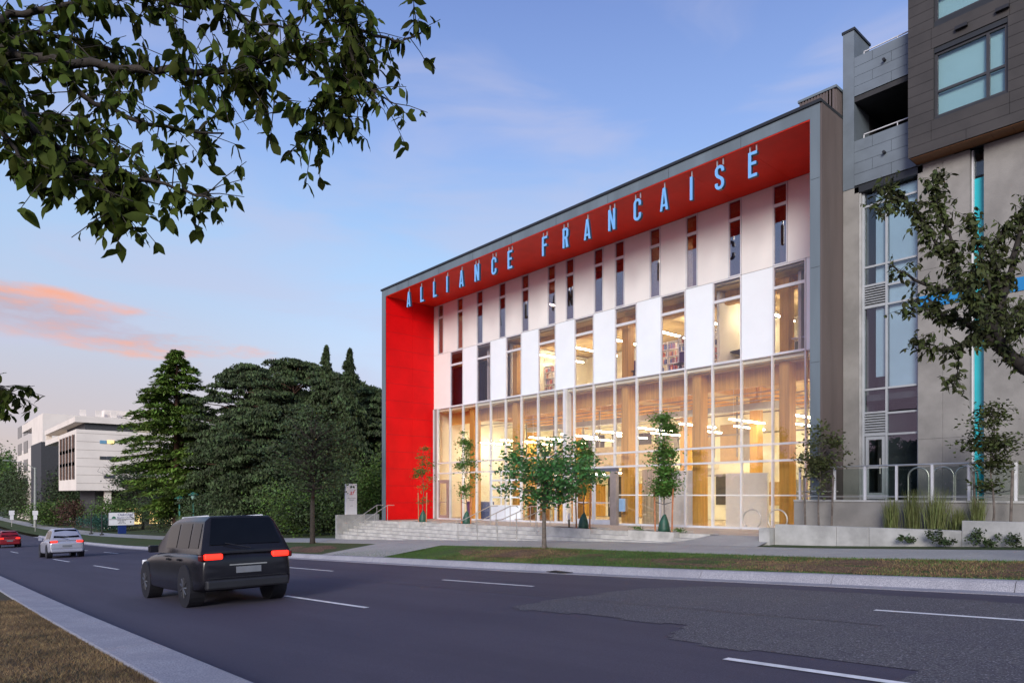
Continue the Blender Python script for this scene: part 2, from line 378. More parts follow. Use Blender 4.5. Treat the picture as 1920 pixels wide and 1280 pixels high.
for a, b in zip(sx[:-1], sx[1:]):
    mb = MB(); e = .008
    mb.add([(a + e, 16.9, SZ(a, 16.9)), (b - e, 16.9, SZ(b, 16.9)), (b - e, 19.3, SZ(b, 19.3)), (a + e, 19.3, SZ(a, 19.3)),
            (a + e, 16.9, SZ(a, 16.9) - .12), (b - e, 16.9, SZ(b, 16.9) - .12), (b - e, 19.3, SZ(b, 19.3) - .12), (a + e, 19.3, SZ(a, 19.3) - .12)],
           [(0, 1, 2, 3), (4, 7, 6, 5), (0, 4, 5, 1), (1, 5, 6, 2), (2, 6, 7, 3), (3, 7, 4, 0)])
    mb.build('slab', A_WALK, walk)
sheet('far_sidewalk', A_WALK, [x for x in XS if x < -60.1] + [-60.01], [16.9, 19.3], SZ)
sheet('yard_grass', A_GRASS2, [x for x in XS if x < -38] + [-37.4], [19.3, 22, 26, 34, 60, 120, 300], lambda x, y: SZ(x, y) - .01)
sheet('wall_foot_grass', A_GRASS2, [-10.75] + [x for x in XS if -10.5 < x <= 9], [19.31, 20.2], lambda x, y: SZ(x, y) + .005)

# ---------------------------------------------------------------- road markings and patches
LANE1, LANE2 = 6.02, 10.2
DASHM = mat('lane_paint', (.72, .72, .72), .7, .12, 5)
def rz(x, y, d): return G(x) + .03 * (1 - abs(y - 7.6) / 5.4) + d
def dash(y, x0, x1, w, lab):
    xs = rng(min(x0, x1), max(x0, x1), .8); V = []
    for x in xs: V += [(x, y - w / 2, rz(x, y, .008)), (x, y + w / 2, rz(x, y, .008))]
    F = [(2 * i, 2 * i + 2, 2 * i + 3, 2 * i + 1) for i in range(len(xs) - 1)]
    o = link('lane_dash', fast_mesh('lane_dash', V, F, DASHM), lane); return o
lane = empty('lane_markings', (0, 0, 0)); lane['kind'] = 'structure'
def road_x(px, y): return PX(px, y)
for a, b in ((1360, 1720), (535, 688), (176, 222), (100, 130), (20, 34)):
    dash(LANE1, PX(a, LANE1), PX(b, LANE1), .11, '')
for a, b in ((1640, 2100), (830, 1000), (540, 624), (330, 395), (195, 222), (145, 165)):
    dash(LANE2, PX(a, LANE2), PX(b, LANE2), .11, '')
def road_pt(px, py):
    lo, hi = 2.0, 200.0
    for _ in range(50):
        z = (lo + hi) / 2; p = P3(px, py, z)
        if p.z > rz(p.x, p.y, 0): lo = z
        else: hi = z
    return P3(px, py, lo)
out_px = [(950, 1140), (1010, 1128), (1090, 1117), (1200, 1103), (1330, 1099), (1440, 1102), (1600, 1112), (1800, 1124), (2050, 1140),
          (2300, 1420), (1760, 1320), (1690, 1283), (1725, 1258), (1640, 1247), (1560, 1236), (1450, 1224), (1330, 1212), (1245, 1196), (1300, 1172), (1200, 1164), (1100, 1152)]
pts = [road_pt(*p) for p in out_px]
# jagged outline, then filled by a fine strip grid
poly = []
rr = random.Random(2)
for i, p in enumerate(pts):
    q = pts[(i + 1) % len(pts)]; n = max(1, int((q - p).length / .25))
    for k in range(n):
        u = k / n; a = p.lerp(q, u); poly.append((a.x + rr.uniform(-.07, .07), a.y + rr.uniform(-.05, .05)))
def inside(x, y, P):
    c = False; j = len(P) - 1
    for i in range(len(P)):
        if (P[i][1] > y) != (P[j][1] > y) and x < (P[j][0] - P[i][0]) * (y - P[i][1]) / (P[j][1] - P[i][1]) + P[i][0]: c = not c
        j = i
    return c
def patch(name, P, m, dz, cell=.12):
    x0, x1 = max(-26, min(p[0] for p in P)), min(3, max(p[0] for p in P)); y0, y1 = max(NEAR_Y + .02, min(p[1] for p in P)), min(12.9, max(p[1] for p in P))
    V = []; F = []; idx = {}
    def vi(i, j):
        if (i, j) not in idx: x, y = x0 + i * cell, y0 + j * cell; idx[(i, j)] = len(V); V.append((x, y, rz(x, y, dz)))
        return idx[(i, j)]
    for i in range(int((x1 - x0) / cell)):
        for j in range(int((y1 - y0) / cell)):
            if inside(x0 + (i + .5) * cell, y0 + (j + .5) * cell, P): F.append((vi(i, j), vi(i + 1, j), vi(i + 1, j + 1), vi(i, j + 1)))
    o = link(name, fast_mesh(name, V, F, m)); o['kind'] = 'structure'; return o
patch('road_patch', poly, A_OLD, .004)
SEAM = mat('crack_sealant', (.040, .036, .048), .6, .1); rc = random.Random(8)
def seam(pts_, w, wob):
    V = []
    dense = []
    for (xa, ya), (xb, yb) in zip(pts_[:-1], pts_[1:]):
        n = max(2, int(math.hypot(xb - xa, yb - ya) / .25))
        dense += [(xa + (xb - xa) * i / n + rc.uniform(-wob, wob), ya + (yb - ya) * i / n + rc.uniform(-wob, wob)) for i in range(n)]
    for (xa, ya), (xb, yb) in zip(dense[:-1], dense[1:]):
        L = math.hypot(xb - xa, yb - ya) + 1e-6; nx, ny = -(yb - ya) / L * w, (xb - xa) / L * w
        V += [(xa - nx, ya - ny, rz(xa, ya - ny, .0075)), (xb - nx, yb - ny, rz(xb, yb - ny, .0075)), (xb + nx, yb + ny, rz(xb, yb + ny, .0075)), (xa + nx, ya + ny, rz(xa, ya + ny, .0075))]
    o = link('crack_seal', fast_mesh('crack_seal', V, np.arange(len(V)).reshape(-1, 4), SEAM)); o['kind'] = 'structure'
seam([(-40, 8.9), (-22, 8.8), (-12, 8.95), (-3, 8.85)], .014, .02)
seam([(-14, 8.9), (-13.6, 10.6), (-14.1, 12.9)], .014, .04)
seam([(-21, 6.3), (-20.5, 8.8)], .014, .04)
# storm drain grate at the far gutter
gr = empty('storm_drain', (PX(1050, 13.3), 13.3, G(PX(1050, 13.3))), 'dark iron storm drain grate set in the far gutter pan', 'drain')
gx = PX(1050, 13.3)
for i in range(7): ibox('grate_bar', BLACK, gr, gx - .35 + i * .1, gx - .30 + i * .1, 13.12, 13.5, G(gx) + .012, G(gx) + .03)

# ---------------------------------------------------------------- arts building
Yf, Yr = 25.0, 21.46
XL, XR, XLO, XRO = -36.04, -10.08, -36.48, -9.76
ZS, ZT = 13.33, 13.76
def PLZ(x): return .009 * (x + 16) + .02
B = empty('cultural_centre', (XL, Yr, -.1), 'four level arts building with bright red portal and white checkerboard panels over tall lit glazing', 'building')
# portal frame
MB().box(XLO, XL, Yr, Yf + 14, -1.3, ZT).build('frame_post', FRAME, B)
MB().box(XR, XRO, Yr, Yf + 14, -1.0, ZT).build('frame_post', FRAME, B)
MB().box(XL, XR, Yr, Yf + 14, ZS + .03, ZT).build('frame_lintel', FRAME, B)
MB().box(XLO - .06, XRO + .05, Yr - .06, Yr + .5, ZT, ZT + .10).build('roof_cap', CAP, B)
MB().box(XRO - .35, XRO + .05, Yr + .5, Yf, ZT, ZT + .10).build('roof_cap', CAP, B)
MB().box(XLO, XRO - .35, Yr + .5, Yf + 14, ZT + .001, ZT + .08).build('roof', CAP, B)
for z in (2.6, 5.6, 8.6, 11.4):           # joints of the flashing, proud cover strips
    ibox('flashing_joint', CAP, B, XR + .02, XRO - .01, Yr - .004, Yr, z, z + .012)
for x in rng(-33.5, -12.5, 3.0): ibox('flashing_joint', CAP, B, x, x + .012, Yr - .004, Yr, ZS + .04, ZT - .01)
# red side wall boards and soffit boards
rows = rng(PLZ(-36) + .02, ZS, 1.02)
for i, (z0, z1) in enumerate(zip(rows[:-1], rows[1:])):
    for a, b in ((Yr + .02, Yr + 1.9), (Yr + 1.9, Yf - .02)):
        ibox('red_wall_panel', RED, B, XL, XL + .03, a + .004, b - .004, z0 + .006, z1 - .006)
box('wall_backing', CAP, B, XL - .005, XL + .015, Yr + .01, Yf, -.2, ZS)
sxs = rng(XL + .04, XR - .01, 2.36)
for a, b in zip(sxs[:-1], sxs[1:]):
    ibox('red_soffit_panel', REDS, B, a + .004, b - .004, Yr + .02, Yf - .03, ZS, ZS + .03)
for x in (0,):                      # right inner cheek
    ibox('red_wall_panel', RED, B, XR - .006, XR - .001, Yr + .05, Yf - .04, PLZ(-10) + .02, ZS - .005)
# ribbed metal side
mb = MB(); y = Yr + .04
mb.box(XRO, XRO + .02, Yr + .02, 25, .0, ZT - .01)
while y < 23.2: mb.box(XRO + .02, XRO + .05, y, y + .045, .0, ZT - .01); y += .085
mb.build('ribbed_side_cladding', RIB, B)['kind'] = 'stuff'
# roof screen behind the cap
mb = MB(); mb.box(XRO - .3, XRO - .05, 22.6, 22.64, ZT + .1, ZT + .95); y = 22.64
mb.box(XRO - .05, XRO - .02, 22.6, 23.5, ZT + .1, ZT + .9)
while y < 23.5: mb.box(XRO - .02, XRO + .01, y, y + .05, ZT + .1, ZT + .9); y += .1
x = XRO - 1.2
while x < XRO - .05: mb.box(x, x + .05, 22.57, 22.6, ZT + .1, ZT + .9); x += .1
mb.box(XRO - 1.2, XRO - .05, 22.6, 22.63, ZT + .1, ZT + .9)
mb.build('roof_screen', RIB, B)
box('screen_cap', FRAME, B, XRO - 1.25, XRO + .04, 22.54, 22.68, ZT + .9, ZT + .98)
box('screen_cap', FRAME, B, XRO - .08, XRO + .04, 22.681, 23.5, ZT + .9, ZT + .98)

# curtain wall
MOD = 1.316; MX = [-35.56 + MOD * k for k in range(20)]
Z2, Z1 = 6.81, 10.21                       # bottom of panels, row line
TR1, TR2 = 2.72, 3.36                      # the two transoms
g = B
def mull(x, z0, z1, w=.055, d=.10): ibox('mullion', ALU, g, x - w / 2, x + w / 2, Yf - d, Yf + .06, z0, z1)
VEST = (8, 11)                             # entrance bays
for k, x in enumerate(MX):
    if x < XR: mull(x, PLZ(x) + .03, Z2 - .03)
mull(XL + .06, PLZ(-36) + .03, Z2 - .03)
box('edge_strip', CONC, g, XL + .09, MX[0] - .03, Yf - .03, Yf + .02, PLZ(-36), Z2 - .03)
box('corner_post', ALU, g, MX[8] + .62, MX[8] + .80, Yf - .14, Yf + .3, PLZ(-24), Z2 - .03)
xs = [XL + .06] + [x for x in MX]
for k in range(19):
    a, b = MX[k] + .03, MX[k + 1] - .03
    for z in (TR1, TR2):
        ibox('transom', ALU, g, a, b, Yf - .09, Yf + .05, z - .04, z + .04)
    ibox('sill_rail', ALU, g, a, b, Yf - .08, Yf + .05, PLZ(a) + .0, PLZ(a) + .09)
    zz = [PLZ(a) + .09, TR1 - .04], [TR1 + .04, TR2 - .04], [TR2 + .04, Z2 - .05]
    for i, (z0, z1) in enumerate(zz):
        if i == 0 and k in (0, 4, 5, 9, 10): continue
        ibox('glass_pane', GLS, g, a, b, Yf - .004, Yf + .004, z0, z1)
ibox('glass_pane', GLS, g, MX[19] + .03, XR - .04, Yf - .004, Yf + .004, .1, Z2 - .05)
# manifestation band on the glass at eye level
FR = mat('frosted_film', (.72, .72, .70), .8, .03)
for k in list(range(11, 19)) + [6, 7]:
    ibox('frosted_band', FR, g, MX[k] + .035, MX[k + 1] - .035, Yf - .012, Yf - .006, 1.36, 1.41)
# leftmost glass door
def door(x0, x1, z0, z1, yy, fm, parent=g, pane=True):
    d = box('door', fm, parent, x0, x0 + .09, yy - .03, yy + .03, z0, z1)
    for q in ((x1 - .09, x1, z0, z1), (x0 + .091, x1 - .091, z1 - .1, z1), (x0 + .091, x1 - .091, z0, z0 + .2), (x0 + .091, x1 - .091, z0 + .98, z0 + 1.03)):
        box('door_rail', fm, d, q[0], q[1], yy - .028, yy + .028, q[2], q[3])
    box('door_pane', GLS, d, x0 + .092, x1 - .092, yy - .004, yy + .004, z0 + .2, z1 - .1)
    MB().tube([(x1 - .13, yy - .07, z0 + .8), (x1 - .13, yy - .07, z0 + 1.3)], .014).build('handle', STEEL, d)
    return d
DF = mat('bronze_door_frame', (.30, .22, .20), .5, .1)
door(MX[0] + .06, MX[0] + .98, PLZ(-35) + .06, 2.2, Yf, DF)
box('door_side_post', DF, g, MX[0] + 1.0, MX[0] + 1.09, Yf - .04, Yf + .04, PLZ(-35), 2.2)
box('door_header', DF, g, MX[0] + .03, MX[0] + 1.27, Yf - .04, Yf + .04, 2.205, 2.3)
ibox('glass_pane', GLS, g, MX[0] + .03, MX[1] - .03, Yf - .004, Yf + .004, 2.3, TR1 - .04)
ibox('glass_pane', GLS, g, MX[0] + 1.1, MX[1] - .03, Yf - .004, Yf + .004, .0, 2.2)
# sectional glazed door with white grid, bays 4-5
gd = box('sectional_door', WHITE, g, MX[4] + .04, MX[6] - .04, Yf - .06, Yf, PLZ(-30) + .02, .72)
for i in range(5):
    z = .72 + i * (TR1 - .8) / 4.0
    ibox('grid_bar', WHITE, gd, MX[4] + .04, MX[6] - .04, Yf - .055, Yf + .0, z + .001, z + .09)
for i in range(4):
    x = MX[4] + .04 + i * (MX[6] - MX[4] - .16) / 3
    for j in range(4):
        z = .81 + j * (TR1 - .8) / 4.0
        ibox('grid_post', WHITE, gd, x, x + .08, Yf - .05, Yf - .005, z + .002, z + (TR1 - .8) / 4.0 - .091)
box('door_pane', GLS, gd, MX[4] + .04, MX[6] - .04, Yf + .02, Yf + .026, .72, TR1 - .05)
# entrance: steel header, two wooden leaf doors with glass
ez = PLZ(-23)
box('entrance_header', mat('dark_steel', (.10, .11, .15), .4, .1), g, MX[9] - .1, MX[11] + .3, Yf - .32, Yf - .10, TR1 - .22, TR1 - .06)
box('entrance_cheek', mat('taupe_panel', (.28, .24, .22), .6, .1), g, MX[11] - .06, MX[11] + .30, Yf - .31, Yf - .101, ez, TR1 - .22)
for x in (MX[9] + .10, MX[9] + 1.30): door(x, x + 1.16, ez + .05, 2.35, Yf, ALU)
box('intercom', mat('blue_grey_box', (.25, .4, .6), .4, .1), g, PX(1172, 25.3), PX(1172, 25.3) + .28, Yf - .15, Yf - .02, .62, 1.22)
# upper rows
def window(x0, x1, z0, z1, zt, gm):
    w = box('window', ALU, g, x0, x0 + .05, Yf - .05, Yf + .06, z0, z1)
    box('frame', ALU, w, x1 - .05, x1, Yf - .05, Yf + .06, z0, z1)
    for a, b in ((z0, z0 + .05), (zt - .06, zt + .06), (z1 - .06, z1)): box('frame', ALU, w, x0 + .0505, x1 - .0505, Yf - .048, Yf + .05, a, b)
    box('pane', gm, w, x0 + .05, x1 - .05, Yf - .0, Yf + .008, z0 + .05, zt - .06)
    box('pane', gm, w, x0 + .05, x1 - .05, Yf - .0, Yf + .008, zt + .06, z1 - .06)
J = .008
for k in range(19):
    a, b = MX[k], MX[k + 1]
    if k % 2: window(a + J, b - J, Z2, Z1 - J, 9.36, GLU)
    else: ibox('white_panel', WHITE if k > 0 else CREAM, g, a + J, b - J, Yf - .03, Yf + .06, Z2, Z1 - J)
ibox('white_panel', CREAM, g, XL + .035, MX[0] - J, Yf - .03, Yf + .06, Z2, Z1 - J)
ibox('white_panel', WHITE, g, MX[19] + J, XR - .035, Yf - .03, Yf + .06, Z2, Z1 - J)
WW = .60
starts = [MX[0], MX[2] - WW, MX[3], MX[5] - WW, MX[6], MX[8] - WW, MX[9] - WW, MX[10], MX[11], MX[13] - WW, MX[14], MX[16] - WW, MX[17]]
prev = XL + .035
for s in starts:
    if s - prev > .05: box('cream_panel', CREAM, g, prev + (J if prev > XL + .1 else 0), s - J, Yf - .03, Yf + .06, Z1 + J, ZS - .01)
    window(s + J / 2, s + WW - J / 2, Z1 + J, ZS - .01, 12.52, GLT); prev = s + WW
box('cream_panel', CREAM, g, prev + J, XR - .035, Yf - .03, Yf + .06, Z1 + J, ZS - .01)
box('panel_backing', CAP, g, XL + .03, XR - .03, Yf - .01, Yf + .055, Z1 - .004, Z1 + .004)
for k in (1, 5, 9, 13, 17):               # solar fixing rail under some windows
    ibox('sill_flashing', ALU, g, MX[k] + .03, MX[k + 1] - .03, Yf - .10, Yf - .03, Z2 - .05, Z2 - .002)
for k in range(19):
    if k not in (1, 5, 9, 13, 17): ibox('sill_flashing', ALU, g, MX[k] + .005, MX[k + 1] - .005, Yf - .05, Yf - .0, Z2 - .045, Z2 - .005)
# ---- interior shell
YB, YU = 36.0, 32.0
box('floor_slab', FLOORI, g, XL, XR, Yf + .061, YB, -.30, -.12)
for k in range(19):
    pass
box('interior_wall', PLAS, g, XL + .04, XR - .04, YB, YB + .2, -.1, ZS)
box('interior_wall', PLAS, g, XL + .001, XL + .2, Yf + .07, YB, -.1, ZS)
box('interior_wall', PLAS, g, XR - .2, XR - .031, Yf + .07, YB, -.1, ZS)
box('upper_floor', PLAS, g, XL + .21, XR - .21, Yf + .07, YB, 6.62, 6.78)
box('upper_floor', PLAS, g, XL + .21, XR - .21, Yf + .07, YB, 10.08, 10.24)
def ceil(z, y0, y1, step=.6):
    yy = y0
    while yy < y1:
        ibox('ceiling_board', WOODC, g, XL + .21, XR - .21, yy + .01, yy + step - .01, z, z + .03); yy += step
ceil(6.58, Yf + .5, YB - .01); ceil(10.04, Yf + .3, YU - .01); ceil(13.28, Yf + .3, YU - .01)
for z0 in (6.79, 10.25): box('interior_wall', PLAS, g, XL + .21, XR - .21, YU, YU + .15, z0, z0 + 3.2)
for k in (2, 5, 8, 11, 14, 17):
    cx = MX[k] + .22
    ibox('glulam_column', WOOD, g, cx - .2, cx + .2, Yf + .45, Yf + 1.0, -.1, 6.57)
    ibox('glulam_column', WOOD, g, cx - .2, cx + .2, Yf + 5.2, Yf + 5.7, -.1, 6.57)
    ibox('glulam_beam', WOOD, g, cx - .13, cx + .13, Yf + 1.4, YB - .3, 5.98, 6.575)
    for z0 in (6.79, 10.25):
        ibox('glulam_column', WOOD, g, cx - .18, cx + .18, Yf + .45, Yf + .9, z0, z0 + 3.0)
for z0, z1 in ((5.86, 6.575), (9.5, 10.035), (12.75, 13.27)): box('glulam_beam', WOOD, g, XL + .22, XR - .22, Yf + 1.02, Yf + 1.3, z0, z1)
# mezzanine
box('mezzanine_floor', PLAS, g, MX[0], MX[10], Yf + 6.5, YB - .01, 2.95, 3.25)
box('mezzanine_floor', PLAS, g, MX[13], XR - .25, Yf + 7.5, YB - .01, 2.95, 3.25)
box('mezzanine_guard', mat('timber_guard', (.48, .40, .26), .6, .1), g, MX[0], MX[10], Yf + 6.42, Yf + 6.49, 2.9, 4.25)
# partitions, upper storeys
for z0, xsn in ((6.79, (MX[3] + .2, MX[5] - .4, MX[15] - .2, MX[17] + .7)), (10.25, (MX[2] + .1, MX[5] + .4, MX[9] + .1, MX[12] + .3, MX[15]))):
    for x in xsn: ibox('interior_wall', PLAS, g, x, x + .12, Yf + .6, YU - .005, z0, z0 + 3.2)
box('interior_wall', DARKIN, g, XL + .22, MX[2] + .2, Yf + 1.35, Yf + 1.5, 6.79, 9.9)  # near-black wall colour stands in for the shade of an unlit room
box('white_partition', mat('white_gallery_wall', (.85, .83, .80), .7, .02), g, MX[14] + .5, MX[16] - .15, Yf + 2.3, Yf + 2.45, -.1, 2.35)
box('white_partition', MATS['white_gallery_wall'], g, MX[12] - .1, MX[14] - .25, Yf + 1.5, Yf + 1.65, -.1, 2.5)
box('timber_screen', WOOD, g, MX[7] + .1, MX[7] + 1.0, Yf + 2.5, Yf + 2.6, -.1, 2.3)
box('partition_header', PLAS, g, MX[14], XR - .22, Yf + 5.75, Yf + 5.95, 2.3, 3.4)
CURT = mat('striped_curtain', (.42, .36, .25), .9, .3, 2, streak=3)
box('curtain', CURT, g, MX[11] + .5, MX[12] + .2, Yf + 1.4, Yf + 1.5, -.1, 2.6)
box('duct', mat('galvanised_duct', (.40, .40, .40), .45, .1), g, MX[3], MX[16], Yf + 4.0, Yf + 4.4, 5.3, 5.6)
for x in (MX[15] + .2, MX[16] + .2, MX[18] + .1):
    box('interior_door', mat('grey_door', (.28, .26, .22), .5, .1), g, x, x + .9, Yf + 5.6, Yf + 5.65, -.1, 2.1)
_r = random.Random(14); PNL = [mat('grey_interior_panel', (.22, .21, .20), .6, .1), MATS['grey_door'], WOOD, mat('dark_opening', (.05, .045, .05), .6, .1), mat('tan_panel', (.40, .27, .13), .6, .1)]
for z0, z1, yy in ((-.1, 2.6, YB - .06), (3.3, 5.9, YB - .06)):
    x = XL + 1.0
    while x < XR - 2:
        w_ = _r.uniform(.7, 2.2); 
        if _r.random() < .68: ibox('wall_panel', _r.choice(PNL), g, x, x + w_, yy, yy + .05, z0 + _r.choice((0, 0, .9)), z1 - _r.choice((0, .4, .5)))
        x += w_ + _r.uniform(.2, 1.2)
for k in range(0, 19):
    if k not in (9, 10): ibox('inner_mullion', PNL[0], g, MX[k] - .03, MX[k] + .03, Yf + 6.3, Yf + 6.38, 4.26 if k < 10 else 3.3, 6.5)
for z in (2.35, 4.4, 5.4): ibox('inner_rail', PNL[0], g, MX[10] + .2, XR - .3, Yf + 6.25, Yf + 6.3, z, z + .07)
for k in range(11, 19, 2): ibox('inner_post', PNL[0], g, MX[k] + .3, MX[k] + .4, Yf + 6.1, Yf + 6.2, -.1, 6.5)
for i in range(7): ibox('pipe', MATS['galvanised_duct'], g, MX[1] + .5, MX[17], Yf + 1.9 + i * 1.15, Yf + 1.94 + i * 1.15, 5.72, 5.76)
# ---- lamps: suspended linear lamps running back from the glass
def lamp(x, y0, y1, z, lab, hang):
    r = empty('linear_lamp', (x, y0, z), lab, 'lamp', 'suspended linear lamps inside the arts building')
    ibox('diffuser', LIT, r, x - .04, x + .04, y0, y1, z, z + .05)
    ibox('housing', ALU, r, x - .045, x + .045, y0, y1, z + .051, z + .09)
    for yy in (y0 + .3, y1 - .3): ibox('hanger', ALU, r, x - .006, x + .006, yy, yy + .012, z + .091, hang)
gx_l = 'glowing linear lamp hung above the ground floor hall behind the tall glazing'
for i, k in enumerate((0, 2, 4, 6, 8, 10, 12, 14, 16, 18)):
    lamp(MX[k] + .65, Yf + 2.4, Yf + 5.4, 4.75, gx_l, 6.57); lamp(MX[k] + .9, Yf + 6.8, Yf + 9.8, 4.9, gx_l, 6.57)
for k in (4, 6, 9, 14, 17): lamp(MX[k] + .3, Yf + 7, Yf + 9.5, 2.7, 'glowing linear lamp under the mezzanine of the arts building', 2.94)
for k in (5, 7, 9, 11, 13, 15): lamp(MX[k] + .75, Yf + 1.5, Yf + 5.5, 9.35, 'glowing linear lamp in the third level rooms of the arts building', 10.03)
lamp(MX[17] + .3, Yf + 2.8, Yf + 4.8, 9.4, 'short glowing lamp in the rightmost third level room of the arts building', 10.03)
for k in (1, 5, 13): lamp(MX[k] + .5, Yf + 2.6, Yf + 3.6, 12.45, 'glowing linear lamp in the top level rooms of the arts building', 13.27)
_ord = 'first second third fourth fifth sixth seventh eighth ninth tenth'.split(); _seen = {}
for o in [o for o in COL.objects if o.name.startswith('linear_lamp')]:
    l = o['label']; i = _seen.get(l, 0); _seen[l] = i + 1
    if 'ground floor hall' in l: o['label'] = _ord[i // 2] + ' hall lamp from the left, ' + ('near the glazing' if i % 2 == 0 else 'deep above the mezzanine')
    else: o['label'] = _ord[i] + ' from left of ' + l.replace('glowing linear lamp', 'glowing lamps').replace(' of the arts building', '')

# ---- sign letters under the soffit
SGN = empty('building_sign', (-22.7, 21.6, 12.2), 'blue capital letters reading ALLIANCE FRANCAISE hanging under the red soffit', 'sign')
LH, LW, ST = .86, .36, .105
def strip(pl, w):
    """mitred band polygon along a polyline"""
    L = []; R = []; n = len(pl)
    for i in range(n):
        p = Vector(pl[i]); d1 = (p - Vector(pl[i - 1])).normalized() if i else None; d2 = (Vector(pl[i + 1]) - p).normalized() if i < n - 1 else None
        if d1 is None: d1 = d2
        if d2 is None: d2 = d1
        nn = Vector((-(d1.y + d2.y), d1.x + d2.x)).normalized(); c = max(.5, nn.dot(Vector((-d1.y, d1.x))))
        L.append(tuple(p + nn * w / 2 / c)); R.append(tuple(p - nn * w / 2 / c))
    return L, R
def arc(cx, cy, rx, ry, a0, a1, n=8):
    return [(cx + rx * math.cos(math.radians(a0 + (a1 - a0) * i / n)), cy + ry * math.sin(math.radians(a0 + (a1 - a0) * i / n))) for i in range(n + 1)]
def glyph(c):
    s, w, h = ST, LW, LH; q = []
    def R(x0, x1, y0, y1): q.append([(x0, y0), (x1, y0), (x1, y1), (x0, y1)])
    def S(pl):
        L, Rr = strip(pl, s)
        for i in range(len(L) - 1): q.append([Rr[i], Rr[i + 1], L[i + 1], L[i]])
    if c == 'I': R(w / 2 - s / 2, w / 2 + s / 2, 0, h)
    if c == 'L': R(.03, .03 + s, 0, h); R(.03 + s, w - .02, 0, s)
    if c in 'EF':
        R(.02, .02 + s, 0, h); R(.02 + s, w - .02, h - s, h); R(.02 + s, w - .05, h * .48, h * .48 + s)
        if c == 'E': R(.02 + s, w - .02, 0, s)
    if c == 'N':
        q.append([(0, 0), (s, 0), (s, h * .62), (w - s, 0), (w, 0), (w, h), (w - s, h), (w - s, h * .38), (s, h), (0, h)])
    if c == 'A':
        m = w / 2; a = .055; q.append([(0, 0), (s * .9, 0), (m, h * .80), (w - s * .9, 0), (w, 0), (m + a, h), (m - a, h)])
        x = lambda y: s * .9 + (m - s * .9) * y / (h * .80)
        y0, y1 = h * .17, h * .17 + s * .85; q.append([(x(y0) + .001, y0), (w - x(y0) - .001, y0), (w - x(y1) - .001, y1), (x(y1) + .001, y1)])
    if c == 'C':
        r = w / 2 - s / 2; S([(w - s / 2, h * .33), (w - s / 2, r + s / 2)] + arc(w / 2, r + s / 2, r, r, 0, -180)[1:] + arc(w / 2, h - r - s / 2, r, r, 180, 0) + [(w - s / 2, h * .67)])
    if c == 'S':
        r = w / 2 - s / 2; m = h / 2
        S([(w - s / 2, h * .72), (w - s / 2, h - r - s / 2)] + arc(w / 2, h - r - s / 2, r, r, 0, 180)[1:] + [(s / 2 + .005, m + .14), (s / 2 + .05, m + .06), (w - s / 2 - .05, m - .06), (w - s / 2 - .005, m - .14), (w - s / 2, r + s / 2)] + arc(w / 2, r + s / 2, r, r, 0, -180)[1:] + [(s / 2, h * .28)])
    if c == 'R':
        R(.02, .02 + s, 0, h); L = [(.02 + s, h - s / 2), (w - s - .02, h - s / 2), (w - s / 2 - .01, h - s * 1.1), (w - s / 2 - .01, h * .60), (w - s - .02, h * .5), (.02 + s, h * .5)]
        S(L); q.append([(w - s - .03, 0), (w, 0), (w - .07, h * .44), (w - s - .07, h * .44)])
    return q
words = list('ALLIANCE') + list('FRANCAISE'); lpx = [768, 793, 817, 840, 867, 896, 928, 958, 1023, 1062, 1103, 1149, 1197, 1247, 1298, 1351, 1413]
for c, p in zip(words, lpx):
    x0 = PX(p, 21.6) - LW / 2; zb = 12.24; mb = MB(); mbs = MB()
    for poly_ in glyph(c):
        mb.prism(poly_, lambda u, v, d, x0=x0, zb=zb: (x0 + u, d, zb + v), 21.52, 21.55)
        mbs.prism(poly_, lambda u, v, d, x0=x0, zb=zb: (x0 + u, d, zb + v), 21.551, 21.66)
    lt = mb.build('letter', LET, SGN); mbs.build('letter_return', LETD, lt)
    for dx_ in ((LW / 2,) if c in 'ALI' else (.06, LW - .06)):
        if c == 'L': dx_ = .08
        ibox('hanger_rod', STEEL, lt, x0 + dx_ - .02, x0 + dx_ + .02, 21.57, 21.61, zb + LH + .002, ZS - .002)

# ---------------------------------------------------------------- plaza, steps, planters, walls
pz = sheet('plaza', PAVE, rng(-37.2, -9.8, 1.0), [20.65, 22, 24, 25.06], lambda x, y: PLZ(x))
PLF = 20.30
STEPS = empty('front_steps', (-24, 19.5, -.4), 'long flight of pale concrete steps rising from the sidewalk to the plaza', 'steps')
plr = [(PX(753, PLF), PX(788, PLF), 3), (PX(829, PLF), PX(873, PLF), 2), (PX(1012, PLF), PX(1107, PLF), 1), (PX(1178, PLF), PX(1263, PLF), 0)]
stx0, stx1 = -37.19, -13.2
# upper riser piece between planters, then full-width treads
gaps = []; a = stx0
for p0, p1, _ in plr: gaps.append((a, p0)); a = p1
gaps.append((a, stx1))
for a, b in gaps:
    MB().add([(a, 20.30, -.9), (b, 20.30, -.9), (b, 20.65, -.9), (a, 20.65, -.9), (a, 20.30, PLZ(a) - .155), (b, 20.30, PLZ(b) - .155), (b, 20.65, PLZ(b) - .155), (a, 20.65, PLZ(a) - .155)],
             [(0, 3, 2, 1), (4, 5, 6, 7), (0, 1, 5, 4), (1, 2, 6, 5), (2, 3, 7, 6), (3, 0, 4, 7)]).build('tread', CONCW, STEPS, .008)
    MB().add([(a, 20.652, -.9), (b, 20.652, -.9), (b, 20.9, -.9), (a, 20.9, -.9), (a, 20.652, PLZ(a) + .003), (b, 20.652, PLZ(b) + .003), (b, 20.9, PLZ(b) + .003), (a, 20.9, PLZ(a) + .003)],
             [(0, 3, 2, 1), (4, 5, 6, 7), (0, 1, 5, 4), (1, 2, 6, 5), (2, 3, 7, 6), (3, 0, 4, 7)]).build('tread', CONCW, STEPS, .008)
